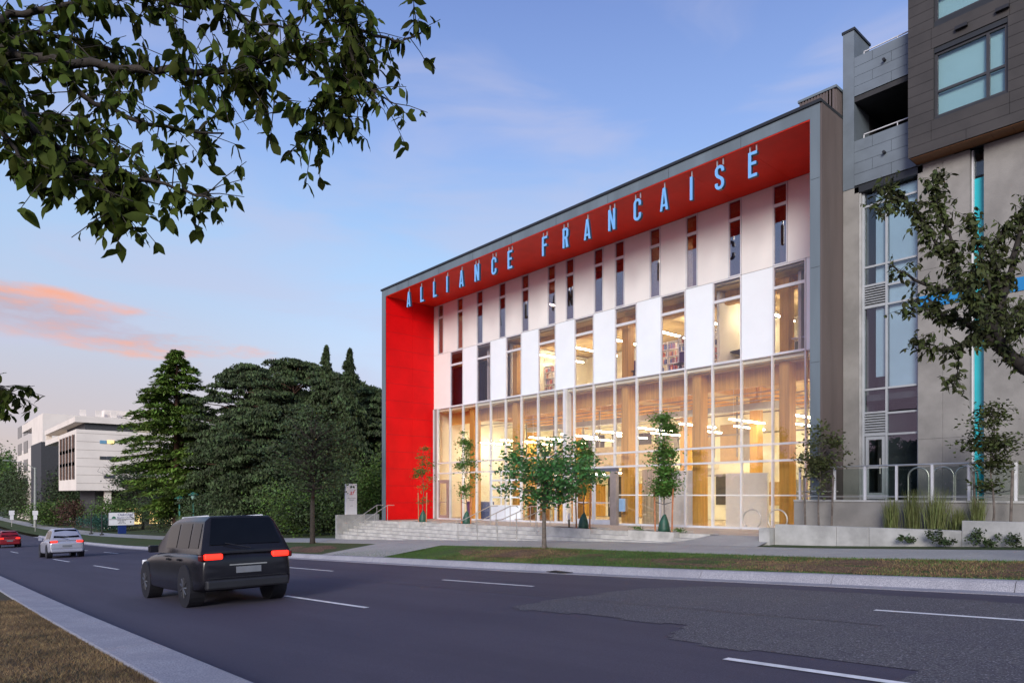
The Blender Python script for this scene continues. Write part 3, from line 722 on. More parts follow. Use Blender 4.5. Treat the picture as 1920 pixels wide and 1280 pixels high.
for i in range(4):
    y1 = 20.298 - .36 * i; y0 = y1 - .358; d = .155 * (i + 2)
    xe = stx1 if i == 0 else (-19.5, -19.5, -25, -30)[i]
    q0, q1 = PLZ(stx0) - d, PLZ(xe) - d
    MB().add([(stx0, y0, -1.5), (xe, y0, -1.5), (xe, y1, -1.5), (stx0, y1, -1.5), (stx0, y0, q0), (xe, y0, q1), (xe, y1, q1), (stx0, y1, q0)],
             [(0, 3, 2, 1), (4, 5, 6, 7), (0, 1, 5, 4), (1, 2, 6, 5), (2, 3, 7, 6), (3, 0, 4, 7)]).build('tread', CONCW, STEPS, .008)
# concrete apron between sidewalk and steps / ramp up to the plaza
def apz(x, y):
    s = SZ(x, 19.3); t = min(1, max(0, (x + 14.5) / 1.5))
    return s + .004 + (PLZ(x) - s) * t * min(1, max(0, (y - 19.3) / 1.35))
sheet('forecourt_slab', A_WALK, rng(-37.1, -10.7, .5), [19.30, 19.6, 20.0, 20.3, 20.65], apz)
lab = ['planter box nearest the ramp, holding the fullest young tree', 'long planter box in the middle with a thin young tree', 'short planter box just left of the handrails', 'leftmost planter box in front of the red wall']
SOIL = mat('planter_soil', (.07, .05, .035), .95, .3, 6, .6, 20)
for p0, p1, i in plr:
    zt = PLZ((p0 + p1) / 2) + .05; pl = empty('planter', (p0, PLF, zt - .8), 'low concrete ' + lab[i], 'planter', 'concrete planters along the steps')
    MB().box(p0, p1, PLF - .01, PLF + .14, zt - .9, zt).build('planter_wall', CONCW, pl, .01)
    MB().box(p0, p1, 21.4, 21.54, zt - .9, zt).build('planter_wall', CONCW, pl, .01)
    for a in (p0, p1 - .14): MB().box(a, a + .14, PLF + .142, 21.398, zt - .9, zt).build('planter_wall', CONCW, pl, .01)
    box('soil', SOIL, pl, p0 + .141, p1 - .141, PLF + .142, 21.398, zt - .5, zt - .03)
# triangular cheek beside the ramp
MB().add([(-13.2, 19.45, -.9), (-13.0, 19.45, -.9), (-13.0, 20.9, -.9), (-13.2, 20.9, -.9), (-13.2, 19.45, -.28), (-13.0, 19.45, -.28), (-13.0, 20.9, .07), (-13.2, 20.9, .07)],
         [(0, 3, 2, 1), (4, 5, 6, 7), (0, 1, 5, 4), (1, 2, 6, 5), (2, 3, 7, 6), (3, 0, 4, 7)]).build('ramp_cheek', CONCW, STEPS, .008)
# stair side wall and pylon
sw = MB().box(-37.42, -37.2, 18.86, 21.7, -1.9, .19).build('stair_side_wall', CONC2, None, .01); tag(sw, 'pale concrete side wall at the left end of the steps', 'wall')
PY = empty('pylon_sign', (-37.33, 19.85, .19), 'white upright pylon sign with a red italic emblem, standing on the stair side wall', 'sign')
WSG = mat('white_sign', (.80, .80, .83), .45, .02)
MB().box(-37.41, -37.25, 19.47, 20.2, .191, 2.05).build('pylon_body', WSG, PY, .008)
r90 = (math.radians(90), 0, math.radians(90)); TXR = mat('red_print', (.60, .02, .03), .5, .05); TXG = mat('grey_print', (.20, .20, .22), .5, .05)
text('af', .42, TXR, PY, (-37.247, 19.83, 1.38), r90, .35)
text('alliance', .085, TXG, PY, (-37.247, 19.84, 1.86), r90)
text('Alliance Française', .075, TXG, PY, (-37.247, 19.84, 1.16), r90); text('Vancouver', .075, TXG, PY, (-37.247, 19.84, 1.05), r90); text('cambie', .07, TXG, PY, (-37.247, 19.84, .70), r90)
# handrails
def rail(x, lab, grp, ytop=20.95, ybot=19.0, drop=None):
    zt = PLZ(x) + .92; zb = SZ(x, 19.3) + .92
    r = empty('handrail', (x, ytop, PLZ(x)), lab, 'handrail', grp)
    MB().tube([(x, ytop + .45, zt), (x, ytop, zt), (x, ybot + .25, zb), (x, ybot - .12, zb)], .022).build('rail', STEEL, r)
    for y in (ytop, (ytop + ybot + .25) / 2, ybot):
        u = (ytop - y) / (ytop - ybot - .25); zz = zt + (zb - zt) * min(1, u)
        MB().tube([(x, y, zz - .92 if y > 20 else zz - 1.0), (x, y, zz - .02)], .018).build('post', STEEL, r)
rail(PX(708, 21.0), 'steel stair handrail nearest the white pylon sign', 'steel stair handrails')
rail(PX(728, 21.0), 'steel stair handrail just right of the one by the pylon sign', 'steel stair handrails')
for p, l in zip((921, 958, 996, 1033), ('first steel handrail right of the short planter', 'second steel handrail right of the short planter', 'third steel handrail, just left of the street maple', 'fourth steel handrail, behind the street maple trunk')):
    rail(PX(p, 21.0), l, 'steel stair handrails')
# bollard light near rails
bl = empty('bollard_light', (PX(1067, 21.0), 21.0, PLZ(-23)), 'small white and black path light standing before the entrance', 'bollard')
MB().tube([(PX(1067, 21), 21, PLZ(-23)), (PX(1067, 21), 21, .35)], .04).build('stem', BLACK, bl)
MB().tube([(PX(1067, 21), 21, .351), (PX(1067, 21), 21, .62)], .05).build('head', WSG, bl)
# bike hoops in front of the glass
def hoop(px, y, zb, lab, grp, r=.33, h=.5, shape='ring', along=0):
    x = PX(px, y); o = empty('bike_hoop', (x, y, zb), lab, 'bike rack', grp)
    pts_ = [(x + r * math.cos(t), y, zb + h + r * math.sin(t)) for t in [math.pi + .9 - (math.pi + 1.8) * i / 20 for i in range(21)]] if shape == 'ring' else \
        [(x - r, y, zb), (x - r, y, zb + h)] + [(x + r * math.cos(t), y, zb + h + r * math.sin(t)) for t in [math.pi - math.pi * i / 12 for i in range(13)]] + [(x + r, y, zb)]
    MB().tube(pts_, .024).build('hoop', STEEL, o)
    for s in (pts_[0], pts_[-1]): MB().tube([(s[0], s[1], zb - .0), (s[0], s[1], zb + .015)], .06).build('base_plate', STEEL, o)
hoop(1410, 21.6, .08, 'round steel bike hoop in front of the glass, left of the pair', 'round bike hoops')
hoop(1458, 21.3, .10, 'round steel bike hoop right of the pair, by the low concrete block', 'round bike hoops')
# retaining walls right
w1 = empty('front_retaining_wall', (-8, 20.2, -.6), 'low pale concrete planter wall running along the right sidewalk grass', 'wall')
xw = PX(1452, 20.2)
segs = [xw] + [xw + .9 * 0 + s for s in (1.9, 2.8)] + [PX(1803, 20.2)]
for a, b in zip(segs[:-1], segs[1:]): MB().box(a + .004, b - .004, 20.2, 20.42, -.9, .50).build('wall_section', CONC2, w1, .012)
xs2 = rng(PX(1803, 20.2), 6, 3.0)
for a, b in zip(xs2[:-1], xs2[1:]): MB().box(a + .004, b - .004, 20.2, 20.42, -.9, .76).build('wall_section', CONC2, w1, .012)
tag(MB().box(PX(1424, 20.0), PX(1444, 20.0), 19.95, 20.6, -.6, .37).build('concrete_block', CONC2, None, .012), 'small free standing concrete block left of the low retaining wall', 'block')
tag(MB().box(xw + .02, 6, 20.43, 21.28, -.5, .40).build('planter_soil', SOIL), kind='structure')
xu = PX(1488, 21.3)
w2 = empty('terrace_wall', (xu, 21.3, 0), 'upper concrete terrace wall under the steel guard rail', 'wall')
xs3 = rng(xu, 6, 3.1)
for a, b in zip(xs3[:-1], xs3[1:]):
    MB().box(a + .004, b - .004, 21.3, 21.5, -.2, 1.20).build('wall_section', CONC, w2, .01); MB().box(a + .004, b - .004, 21.27, 21.52, 1.201, 1.26).build('coping', CONC2, w2, .006)
MB().box(xu, xu + .2, 21.503, 23.2, -.1, 1.2).build('wall_section', CONC, w2)
tag(MB().box(XRO + .06, 6, 21.53, 24.0, .6, 1.24).build('terrace', PAVE), kind='structure')
# guard rail
gdr = empty('guard_rail', (-8, 21.4, 1.26), 'steel and glass guard rail along the terrace edge', 'railing')
gxs = [PX(p, 21.4) for p in (1500, 1565, 1622, 1681, 1748, 1817, 1905)] + [-2.5, 0, 3]
for x in gxs: MB().box(x - .03, x + .03, 21.37, 21.43, 1.262, 2.26).build('post', ALU, gdr)
MB().tube([(gxs[1] - .3, 21.4, 2.27), (3, 21.4, 2.27)], .028).build('top_rail', STEEL, gdr)
MB().tube([(gxs[0] - .1, 21.4, 1.36), (3, 21.4, 1.36)], .016).build('bottom_rail', STEEL, gdr)
MB().tube([(gxs[0] - .1, 21.4, 1.52), (gxs[0] + 1.2, 21.4, 1.52)], .02).build('short_rail', STEEL, gdr)
GLR = glass('railing_glass', (.82, .86, .84), 1.45)
for a, b in zip(gxs[1:-1], gxs[2:]): box('glass_panel', GLR, gdr, a + .06, b - .06, 21.396, 21.404, 1.42, 2.2)
for i, p in enumerate((1722, 1768, 1812)):
    hoop(p, 22.1, 1.24, ('leftmost', 'middle', 'rightmost')[i] + ' of the three tall bike hoops behind the guard rail', 'tall bike hoops on the terrace', .27, .70, 'u')

# ---------------------------------------------------------------- neighbouring building
Yn, Yb = 23.0, 22.4
NB = empty('neighbour_building', (-9.7, Yn, 1.2), 'modern apartment block with charcoal box bay, grey balconies, board formed concrete and teal strip', 'building')
x_f0, x_f1, x_w0, x_w1 = PX(1581, Yn), PX(1602, Yn), PX(1613, Yn), PX(1718, Yn)
MB().box(x_f0, x_f1 - .004, Yn - .02, Yn + 1.2, 11.37, 16.5).build('corner_fin', NGREY, NB)
MB().box(x_f0 - .03, x_f1 + .03, Yn - .05, Yn + 1.25, 16.501, 16.58).build('fin_cap', CAP, NB)
MB().box(x_f0, x_w0 - .05, Yn, Yn + .8, .2, 11.36).build('concrete_pier', CONC, NB)
XE = 8.0
def boards(z0, z1, x0, x1, yy, rowh, xsp, m, nm, seed, thick=.03):
    r = random.Random(seed); rws = rng(z0, z1, rowh)
    for i, (a, b) in enumerate(zip(rws[:-1], rws[1:])):
        xx = [x0]; c = x0 + (xsp * (.45 if i % 2 else .9))
        while c < x1 - .2: xx.append(c); c += xsp
        xx.append(x1)
        for p, q in zip(xx[:-1], xx[1:]): ibox(nm, m, NB, p + .005, q - .005, yy - thick, yy, a + .005, b - .005)
XBX = PX(1703, Yb)
boards(11.42, 12.87, x_f1, XBX + .2, Yn, .36, 1.25, NGREY, 'grey_cladding_board', 1)
boards(14.32, 15.58, x_f1, XBX + .2, Yn, .31, 1.25, NGREY, 'grey_cladding_board', 2)
box('balcony_floor', CONC, NB, x_f1, XBX + 1, Yn + .001, Yn + 2.5, 11.42, 11.6); box('balcony_backing', CAP, NB, x_f1, XBX + .2, Yn + .002, Yn + .1, 11.61, 12.86)
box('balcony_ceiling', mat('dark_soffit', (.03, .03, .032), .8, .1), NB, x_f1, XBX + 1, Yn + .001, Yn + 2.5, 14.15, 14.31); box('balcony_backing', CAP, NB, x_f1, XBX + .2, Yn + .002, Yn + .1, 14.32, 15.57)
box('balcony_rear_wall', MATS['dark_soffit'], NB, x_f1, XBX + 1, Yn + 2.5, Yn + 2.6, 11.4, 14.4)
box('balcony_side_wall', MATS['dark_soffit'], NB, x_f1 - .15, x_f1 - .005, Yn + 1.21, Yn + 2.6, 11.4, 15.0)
box('roof_deck', CAP, NB, x_f1, XE, Yn + .11, Yn + 8, 15.0, 15.2)
for zz in (13.05, 15.72):
    MB().tube([(x_f1 + .25, Yn + .12, zz), (XBX + .3, Yn + .12, zz)], .022).build('balcony_rail', ALU, NB)
    for x in (x_f1 + .25, x_f1 + 1.25): MB().tube([(x, Yn + .12, zz - .2), (x, Yn + .12, zz - .02)], .016).build('rail_post', ALU, NB)
for zz in (15.05, 12.15): MB().tube([(PX(1660, Yn), Yn - .16, zz), (PX(1660, Yn), Yn - .031, zz)], .045).build('scupper', BLACK, NB)
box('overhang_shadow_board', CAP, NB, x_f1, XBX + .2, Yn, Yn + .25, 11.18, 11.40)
# window bay
YW = Yn + .22
box('bay_jamb', CONC2, NB, x_w0 - .05, x_w0 + .0, Yn + .05, YW + .1, 1.24, 11.17)
xm = PX(1663, YW); zrows = [1.30, 3.30, 4.12, 4.83, 7.52, 8.22, 10.5, 11.1]
for x in (x_w0 + .03, xm, x_w1 - .0): box('mullion', ALG, NB, x - .03, x + .03, YW - .05, YW + .05, 1.26, 11.17)
lz = [3.3, 4.1, 4.75, 7.4, 8.0, 8.75, 10.72]; rz_ = [3.3, 4.05, 4.83, 7.42, 8.1, 10.6]
for z in (3.33, 4.05, 4.80, 7.45, 8.15, 8.75, 10.72): box('transom', ALG, NB, x_w0 + .061, xm - .031, YW - .045, YW + .045, z - .03, z + .03)
for z in (3.33, 4.0, 4.80, 7.45, 8.05, 8.75, 10.72): box('transom', ALG, NB, xm + .031, x_w1 - .031, YW - .045, YW + .045, z - .03, z + .03)
zs = [1.3, 3.33, 4.05, 4.80, 7.45, 8.15, 8.75, 10.72, 11.16]
for i, (a, b) in enumerate(zip(zs[:-1], zs[1:])):
    if i not in (0, 1, 4): box('window_pane', GLD, NB, x_w0 + .061, xm - .031, YW - .004, YW + .004, a + .03, b - .03)
    if i == 0: box('window_pane', GLD, NB, xm + .031, x_w1 - .031, YW - .004, YW + .004, a + .0, b - .03)
    elif i: box('window_pane', GLD, NB, xm + .031, x_w1 - .031, YW - .004, YW + .004, a + .03, b - .03)
for z0, z1 in ((3.36, 4.02), (7.48, 8.12)):
    n = 8
    for i in range(n): 
        z = z0 + (z1 - z0) * i / n
        MB().add([(x_w0 + .062, YW - .04, z), (xm - .032, YW - .04, z), (xm - .032, YW + .05, z + .05), (x_w0 + .062, YW + .05, z + .05), (x_w0 + .062, YW - .04, z + .02), (xm - .032, YW - .04, z + .02), (xm - .032, YW + .05, z + .07), (x_w0 + .062, YW + .05, z + .07)],
                 [(0, 3, 2, 1), (4, 5, 6, 7), (0, 1, 5, 4), (1, 2, 6, 5), (2, 3, 7, 6), (3, 0, 4, 7)]).build('louvre_blade', ALG, NB)
    box('louvre_backing', CAP, NB, x_w0 + .061, xm - .031, YW + .08, YW + .1, z0, z1)
box('blind', BLIND2, NB, x_w0 + .35, xm - .03, YW + .12, YW + .14, 5.2, 11.1); box('blind', BLIND2, NB, xm + .03, x_w1, YW + .12, YW + .14, 4.85, 11.1)
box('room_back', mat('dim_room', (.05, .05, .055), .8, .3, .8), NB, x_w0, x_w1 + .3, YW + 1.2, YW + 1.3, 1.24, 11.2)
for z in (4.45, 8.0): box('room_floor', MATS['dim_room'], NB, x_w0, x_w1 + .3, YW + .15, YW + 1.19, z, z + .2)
nd = door(x_w0 + .09, xm - .05, 1.28, 3.28, YW, ALG, NB)
# concrete walls with form joints as separate pours
x_t0, x_t1 = PX(1820, Yn), PX(1843, Yn)
for z0, z1 in ((1.24, 3.1), (3.1, 5.6), (5.6, 8.2), (8.2, 11.41)):
    for a, b in ((x_w1 + .04, (x_w1 + x_t0) / 2), ((x_w1 + x_t0) / 2, x_t0 - .02)): box('concrete_panel', CONC, NB, a + .003, b - .003, Yn, Yn + .3, z0 + .004, z1 - .004)
    for a, b in ((x_t1 + .02, x_t1 + 1.0), (x_t1 + 1.0, x_t1 + 2.4), (x_t1 + 2.4, XE)): box('concrete_panel', CONC, NB, a + .003, b - .003, Yn, Yn + .3, z0 + .004, z1 - .004)
box('wall_core', mat('joint_grey', (.10, .10, .10), .9, .1), NB, x_w1 + .05, x_t0 - .03, Yn + .02, Yn + .6, 1.2, 11.4); box('wall_core', MATS['joint_grey'], NB, x_t1 + .03, XE, Yn + .02, Yn + .6, 1.2, 11.4)
box('teal_strip', TEAL, NB, x_t0 + .03, x_t1 + .02, Yn + .25, Yn + .3, 1.3, 10.6); box('teal_strip', GLD, NB, x_t0 + .03, x_t1 + .02, Yn + .25, Yn + .3, 10.68, 11.4)
box('strip_frame', ALU, NB, x_t0 - .015, x_t0 + .028, Yn + .15, Yn + .3, 1.26, 11.41)
box('strip_back', CAP, NB, x_t0 - .1, x_t1 + .1, Yn + .5, Yn + .55, 1.26, 11.41)
box('blue_panel', BLUEP, NB, x_w1 + .05, x_t0 - .05, Yn - .03, Yn - .001, 7.05, 7.42); box('blue_panel', BLUEP, NB, x_t1 + .5, XE, Yn - .03, Yn - .001, 7.05, 7.42)
# charcoal box
ZB0 = 11.45
wx0, wx1, wz0, wz1 = PX(1752, Yb), PX(1889, Yb), 12.40, 14.28
wz2, wz3 = 15.19, 17.0
rws = rng(ZB0, 18.0, .298)
for i, (a, b) in enumerate(zip(rws[:-1], rws[1:])):
    spans = [(XBX, XE)]
    for (u0, u1) in ((wz0, wz1), (wz2, wz3)):
        if b > u0 + .02 and a < u1 - .02: spans = [(XBX, wx0 - .01), (wx1 + .01, XE)]
    for s0, s1 in spans:
        xx = [s0]; c = s0 + (.62 if i % 3 else 1.5)
        while c < s1 - .3: xx.append(c); c += 1.9
        xx.append(s1)
        for p, q in zip(xx[:-1], xx[1:]): ibox('charcoal_board', NBOX, NB, p + .004, q - .004, Yb - .03, Yb, a + .005, b - .005)
box('box_core', CAP, NB, XBX + .01, wx0, Yb + .001, Yn + .3, ZB0 + .02, 18); box('box_core', CAP, NB, wx1, XE, Yb + .001, Yn + .3, ZB0 + .02, 18)
for a, b in ((ZB0 + .02, wz0), (wz1, wz2), (wz3, 18)): box('box_core', CAP, NB, wx0, wx1, Yb + .001, Yn + .3, a, b)
for a, b in zip(rng(XBX + .05, XE, .5)[:-1], rng(XBX + .05, XE, .5)[1:]): ibox('soffit_board', SOFW, NB, a + .003, b - .003, Yb + .02, Yn - .001, ZB0 - .02, ZB0 + .0)
def nbwin(x0, x1, z0, z1):
    DFR = mat('black_window_frame', (.03, .03, .035), .5, .1)
    w = box('window', DFR, NB, x0, x0 + .07, Yb + .05, Yb + .13, z0, z1)
    for a, b, c, d in ((x1 - .07, x1, z0, z1), (x0 + .071, x1 - .071, z0, z0 + .07), (x0 + .071, x1 - .071, z1 - .07, z1)): box('frame', DFR, w, a, b, Yb + .05, Yb + .13, c, d)
    xs_ = x0 + (x1 - x0) * .74; zs_ = z0 + (z1 - z0) * .40
    box('frame', DFR, w, xs_ - .04, xs_ + .04, Yb + .048, Yb + .128, z0 + .071, z1 - .071)
    box('frame', DFR, w, x0 + .071, xs_ - .041, Yb + .05, Yb + .12, zs_ - .035, zs_ + .035); box('frame', DFR, w, xs_ + .041, x1 - .071, Yb + .05, Yb + .12, zs_ - .035, zs_ + .035)
    box('pane', GLD, w, x0 + .07, x1 - .07, Yb + .085, Yb + .09, z0 + .07, z1 - .07); box('blind', BLIND, w, x0 + .05, x1 - .05, Yb + .2, Yb + .22, z0, z1)
nbwin(wx0, wx1, wz0, wz1); nbwin(wx0, wx1, wz2, wz3)
for px_, py_ in ((1802, 50), (1879, 16)):
    x = PX(px_, Yb - .1); z = PZ(px_, py_, Yb - .1); box('vent_hood', BLACK, NB, x - .15, x + .15, Yb - .14, Yb - .031, z - .04, z + .05)
box('rear_mass', CONC, NB, x_f1, XE, Yn + 2.7, Yn + 12, 1.2, 15.0)
box('box_roof', CAP, NB, XBX, XE, Yb, Yn + 6, 18.001, 18.1)

# ---------------------------------------------------------------- foliage
def quads(C, size, elong=1.0, up=None, rng_=RNG, flat=0.0, droop=None):
    """leaf quads at centres C; flat pulls normals to vertical"""
    n = len(C); sz = np.asarray(size) * rng_.uniform(.6, 1.3, n)
    nrm = rng_.normal(size=(n, 3)); nrm[:, 2] = nrm[:, 2] * (1 + flat * 2) + flat * 1.5 * np.sign(nrm[:, 2]); nrm /= np.linalg.norm(nrm, axis=1)[:, None]
    a = rng_.normal(size=(n, 3))
    if droop is not None: a = droop + a * .35
    a -= nrm * (a * nrm).sum(1)[:, None]; a /= np.linalg.norm(a, axis=1)[:, None] + 1e-9; b = np.cross(nrm, a)
    a = a * (sz * elong)[:, None] * .5; b = b * sz[:, None] * .5
    V = np.empty((n, 4, 3)); V[:, 0] = C - a; V[:, 1] = C + b * .9 - a * .1; V[:, 2] = C + a; V[:, 3] = C - b * .9 - a * .1
    return V.reshape(-1, 3)
def crown_mesh(name, V, m):
    F = np.arange(len(V), dtype=np.int32).reshape(-1, 4); return fast_mesh(name, V, F, m)
def limb(mb, p0, p1, r0, r1, wig=.1, n=5, rnd=random):
    p0, p1 = Vector(p0), Vector(p1); L = (p1 - p0).length; pts_ = []
    for i in range(n + 1):
        u = i / n; q = p0.lerp(p1, u)
        if 0 < i < n: q += Vector((rnd.uniform(-1, 1), rnd.uniform(-1, 1), rnd.uniform(-.6, .8))) * wig * L * .25
        pts_.append(q)
    mb.tube(pts_, [r0 + (r1 - r0) * i / n for i in range(n + 1)], 6); return pts_
def blob_tree(name, loc, H, trunk_h, R, RZ, nclust, per, leaf, lm, bm, label, cat='tree', group=None, tr=.12, seed=1, csize=.35, flat=.3, lean=0, shape='round'):
    r = random.Random(seed); g_ = np.random.default_rng(seed); loc = Vector(loc)
    o = empty(name, loc, label, cat, group); mb = MB(); mb.sm = True
    top = loc + Vector((lean, 0, H * .92)); fork = loc + Vector((lean * .3, 0, trunk_h))
    mb.tube([loc - Vector((0, 0, .1)), loc + Vector((0, 0, .15)), loc.lerp(fork, .5) + Vector((r.uniform(-.05, .05), 0, 0)), fork], [tr * 1.3, tr, tr * .85, tr * .75], 9)
    limb(mb, fork, top, tr * .7, tr * .12, .12, 6, r)
    C = []; cz = loc.z + trunk_h + (H - trunk_h) * .5
    for i in range(nclust):
        for _ in range(20):
            v = Vector((r.uniform(-1, 1), r.uniform(-1, 1), r.uniform(-1, 1)))
            if .25 < v.length < 1: break
        zz = v.z
        wd = 1.0
        if shape == 'cone': wd = max(.12, 1 - (zz + 1) / 2 * .95)
        if shape == 'umbrella': wd = 1.0 if zz > -.3 else .8; 
        if shape == 'column': wd = .8 + .35 * math.sin(zz * 5 + seed)
        c = Vector((loc.x + lean * .7 + v.x * R * wd, loc.y + v.y * R * wd, cz + zz * (H - trunk_h) * .5 * RZ))
        if nclust < 160 or i % 4 == 0: 
            u = min(.98, max(0, (c.z - fork.z) / max(.1, top.z - fork.z) * .7)); limb(mb, fork.lerp(top, u), c, tr * .28, tr * .06, .25, 4, r)
        sc = csize * r.uniform(.6, 1.25)
        C.append(np.array(c) + g_.normal(size=(int(per * r.uniform(.5, 1.4)), 3)) * np.array([sc, sc, sc * .55]))
    C = np.concatenate(C)
    mb.build('trunk', bm, o)
    V = quads(C, leaf, 1.5, rng_=g_, flat=flat) - np.array(loc)
    link('crown', crown_mesh('crown', V, lm), o, loc)
    return o
SC_Z = 1.0
# street maple in the verge
mx_ = PX(1024, 16.9); blob_tree('maple_tree', (mx_, 16.8, SZ(mx_, 16.8) - .02), 3.8, 1.6, 2.0, 1.15, 72, 72, .10, L_MAP, BARK2, 'broad low maple with dark green crown on the dry verge mound before the glazing', tr=.085, seed=11, csize=.26, shape='umbrella')
# dark open tree beside the crossing path
tx_ = PX(586, 16.6); blob_tree('street_tree', (tx_, 16.6, SZ(tx_, 16.6) - .02), 8.0, 2.4, 2.5, .95, 100, 55, .12, L_DRK, BARK, 'thin dark leaved street tree on the verge left of the crossing path', tr=.15, seed=12, csize=.5)
# staked young trees in the planters
def staked(px, y, zb, H, lab, seed, lm=L_YNG, n=26, bag=True, R=.45, per=130, spread=.42, leaf=.075):
    x = PX(px, y); o = blob_tree('young_tree', (x, y, zb), H, 1.1, R, 1.0, n, per, leaf, lm, BARK2, lab, 'tree', 'staked young trees', tr=.03, seed=seed, csize=.19, shape='column')
    s = empty('tree_stakes', (x, y, zb), 'wooden stakes and strap of the ' + lab.replace('young ', ''), 'tree stakes', 'wooden tree stakes')
    for d, tl in ((-spread, .05), (spread, -.05)): MB().tube([(x + d + tl, y - .03, zb - .05), (x + d, y - .03, zb + 1.62)], .032, 8).build('stake', STAKE if bag else BARK2, s)
    MB().tube([(x - spread, y - .03, zb + 1.12), (x, y, zb + 1.02), (x + spread, y - .03, zb + 1.12)], .012, 6).build('strap', BLACK, s)
    if bag:
        mb = MB(); mb.sm = True; mb.tube([(x, y, zb), (x, y, zb + .1), (x, y, zb + .35), (x + .02, y, zb + .55), (x + .05, y, zb + .66)], [.21, .22, .18, .10, .03], 12)
        tag(mb.build('watering_bag', BAG), 'green watering bag round the ' + lab, 'watering bag', 'green watering bags')
staked(793, 20.9, PLZ(-31), 4.5, 'young tree in front of the red wall', 21, n=14, per=90)
staked(875, 20.9, PLZ(-27), 4.9, 'young tree behind the first handrails', 22, n=22, per=110)
staked(1094, 20.9, PLZ(-19), 4.3, 'young tree in front of the entrance doors', 23, n=24, per=120, R=.5)
staked(1245, 20.9, PLZ(-15), 4.35, 'dense young tree near the ramp', 24, n=34, per=190, R=.42)
staked(1535, 20.85, .39, 3.1, 'young tree in the right planter beside the ribbed metal side', 25, mat('olive_leaf', (.085, .10, .035), .6, .3, 3, island=.5, trans=.2), n=26, bag=False, R=.62, per=85, spread=.45)
staked(1862, 20.85, .42, 3.6, 'dark young tree in the right planter near the teal strip', 26, L_RT, n=30, bag=False, R=.5, per=85, spread=.42)
# ornamental grasses
def tuft(px, y, zb, h, w, lab, seed):
    x = PX(px, y); g_ = np.random.default_rng(seed); n = 330
    base_ = np.stack([x + g_.normal(size=n) * w * .12, y + g_.normal(size=n) * w * .16, np.full(n, zb)], 1)
    tip = base_ + np.stack([g_.normal(size=n) * w * .17, g_.normal(size=n) * w * .15, h * g_.uniform(.5, 1.05, n)], 1)
    side = g_.normal(size=(n, 3)); side[:, 2] = 0; side /= np.linalg.norm(side, axis=1)[:, None]; mid = (base_ + tip) / 2 + np.array([0, 0, h * .08])
    V = np.stack([base_ - side * .006, base_ + side * .006, mid + side * .005, mid - side * .005, mid - side * .005, mid + side * .005, tip + side * .001, tip - side * .001], 1).reshape(-1, 3) - np.array([x, y, zb])
    o = link('ornamental_grass', crown_mesh('ornamental_grass', V, L_GRS), None, (x, y, zb)); tag(o, lab, 'plant', 'clumps of ornamental grass')
for i, (p, h, w) in enumerate(((1672, .95, .6), (1711, 1.15, .6), (1757, 1.2, .9), (1797, .7, .5), (1831, 1.0, .5))):
    tuft(p, 20.75, .40, h, w, ('leftmost clump of feathery ornamental grass behind the low wall', 'second clump of ornamental grass, tall and narrow', 'widest clump of ornamental grass, in the middle of the row', 'smallest clump of ornamental grass, beside the step in the wall', 'rightmost clump of ornamental grass under the teal strip')[i], 40 + i)
def shrub(name, x, y, z, rx, rz_s, lm, lab, n=500, leaf=.06, seed=1, group=None, cat='shrub', ry=None):
    g_ = np.random.default_rng(seed); ry = ry or rx; nb = max(5, int(n / 70))
    cc = g_.normal(size=(nb, 3)); cc /= np.linalg.norm(cc, axis=1)[:, None]; cc *= g_.uniform(.3, .85, nb)[:, None]
    C = cc[g_.integers(0, nb, n)] + g_.normal(size=(n, 3)) * .22
    C = C * np.array([rx, ry, rz_s]) + np.array([0, 0, rz_s]); C = C[C[:, 2] > 0]
    o = link(name, crown_mesh(name, quads(C, leaf, 1.4, rng_=g_, flat=.2), lm), None, (x, y, z)); return tag(o, lab, cat, group)
for i, p in enumerate((1700, 1751, 1780, 1825, 1864, 1903)):
    x = PX(p, 19.95); shrub('wall_shrub', x, 19.95, SZ(x, 19.95), .24, .19 + .06 * (i in (1, 3)), L_DRK, ('first', 'second', 'third', 'fourth', 'fifth', 'sixth')[i] + ' small dark shrub from the left at the foot of the low wall', 260, .05, 60 + i, 'small shrubs at the wall foot')
for i, p in enumerate((1190, 1265)):
    x = PX(p, 20.5); shrub('ground_plant', x, 20.6, PLZ(x) + .02, .5, .09, L_YNG, ('low green plants left of the dense young tree', 'low green plants right of the dense young tree')[i], 220, .04, 80 + i, 'low plants in the end planter', 'plant', .15)

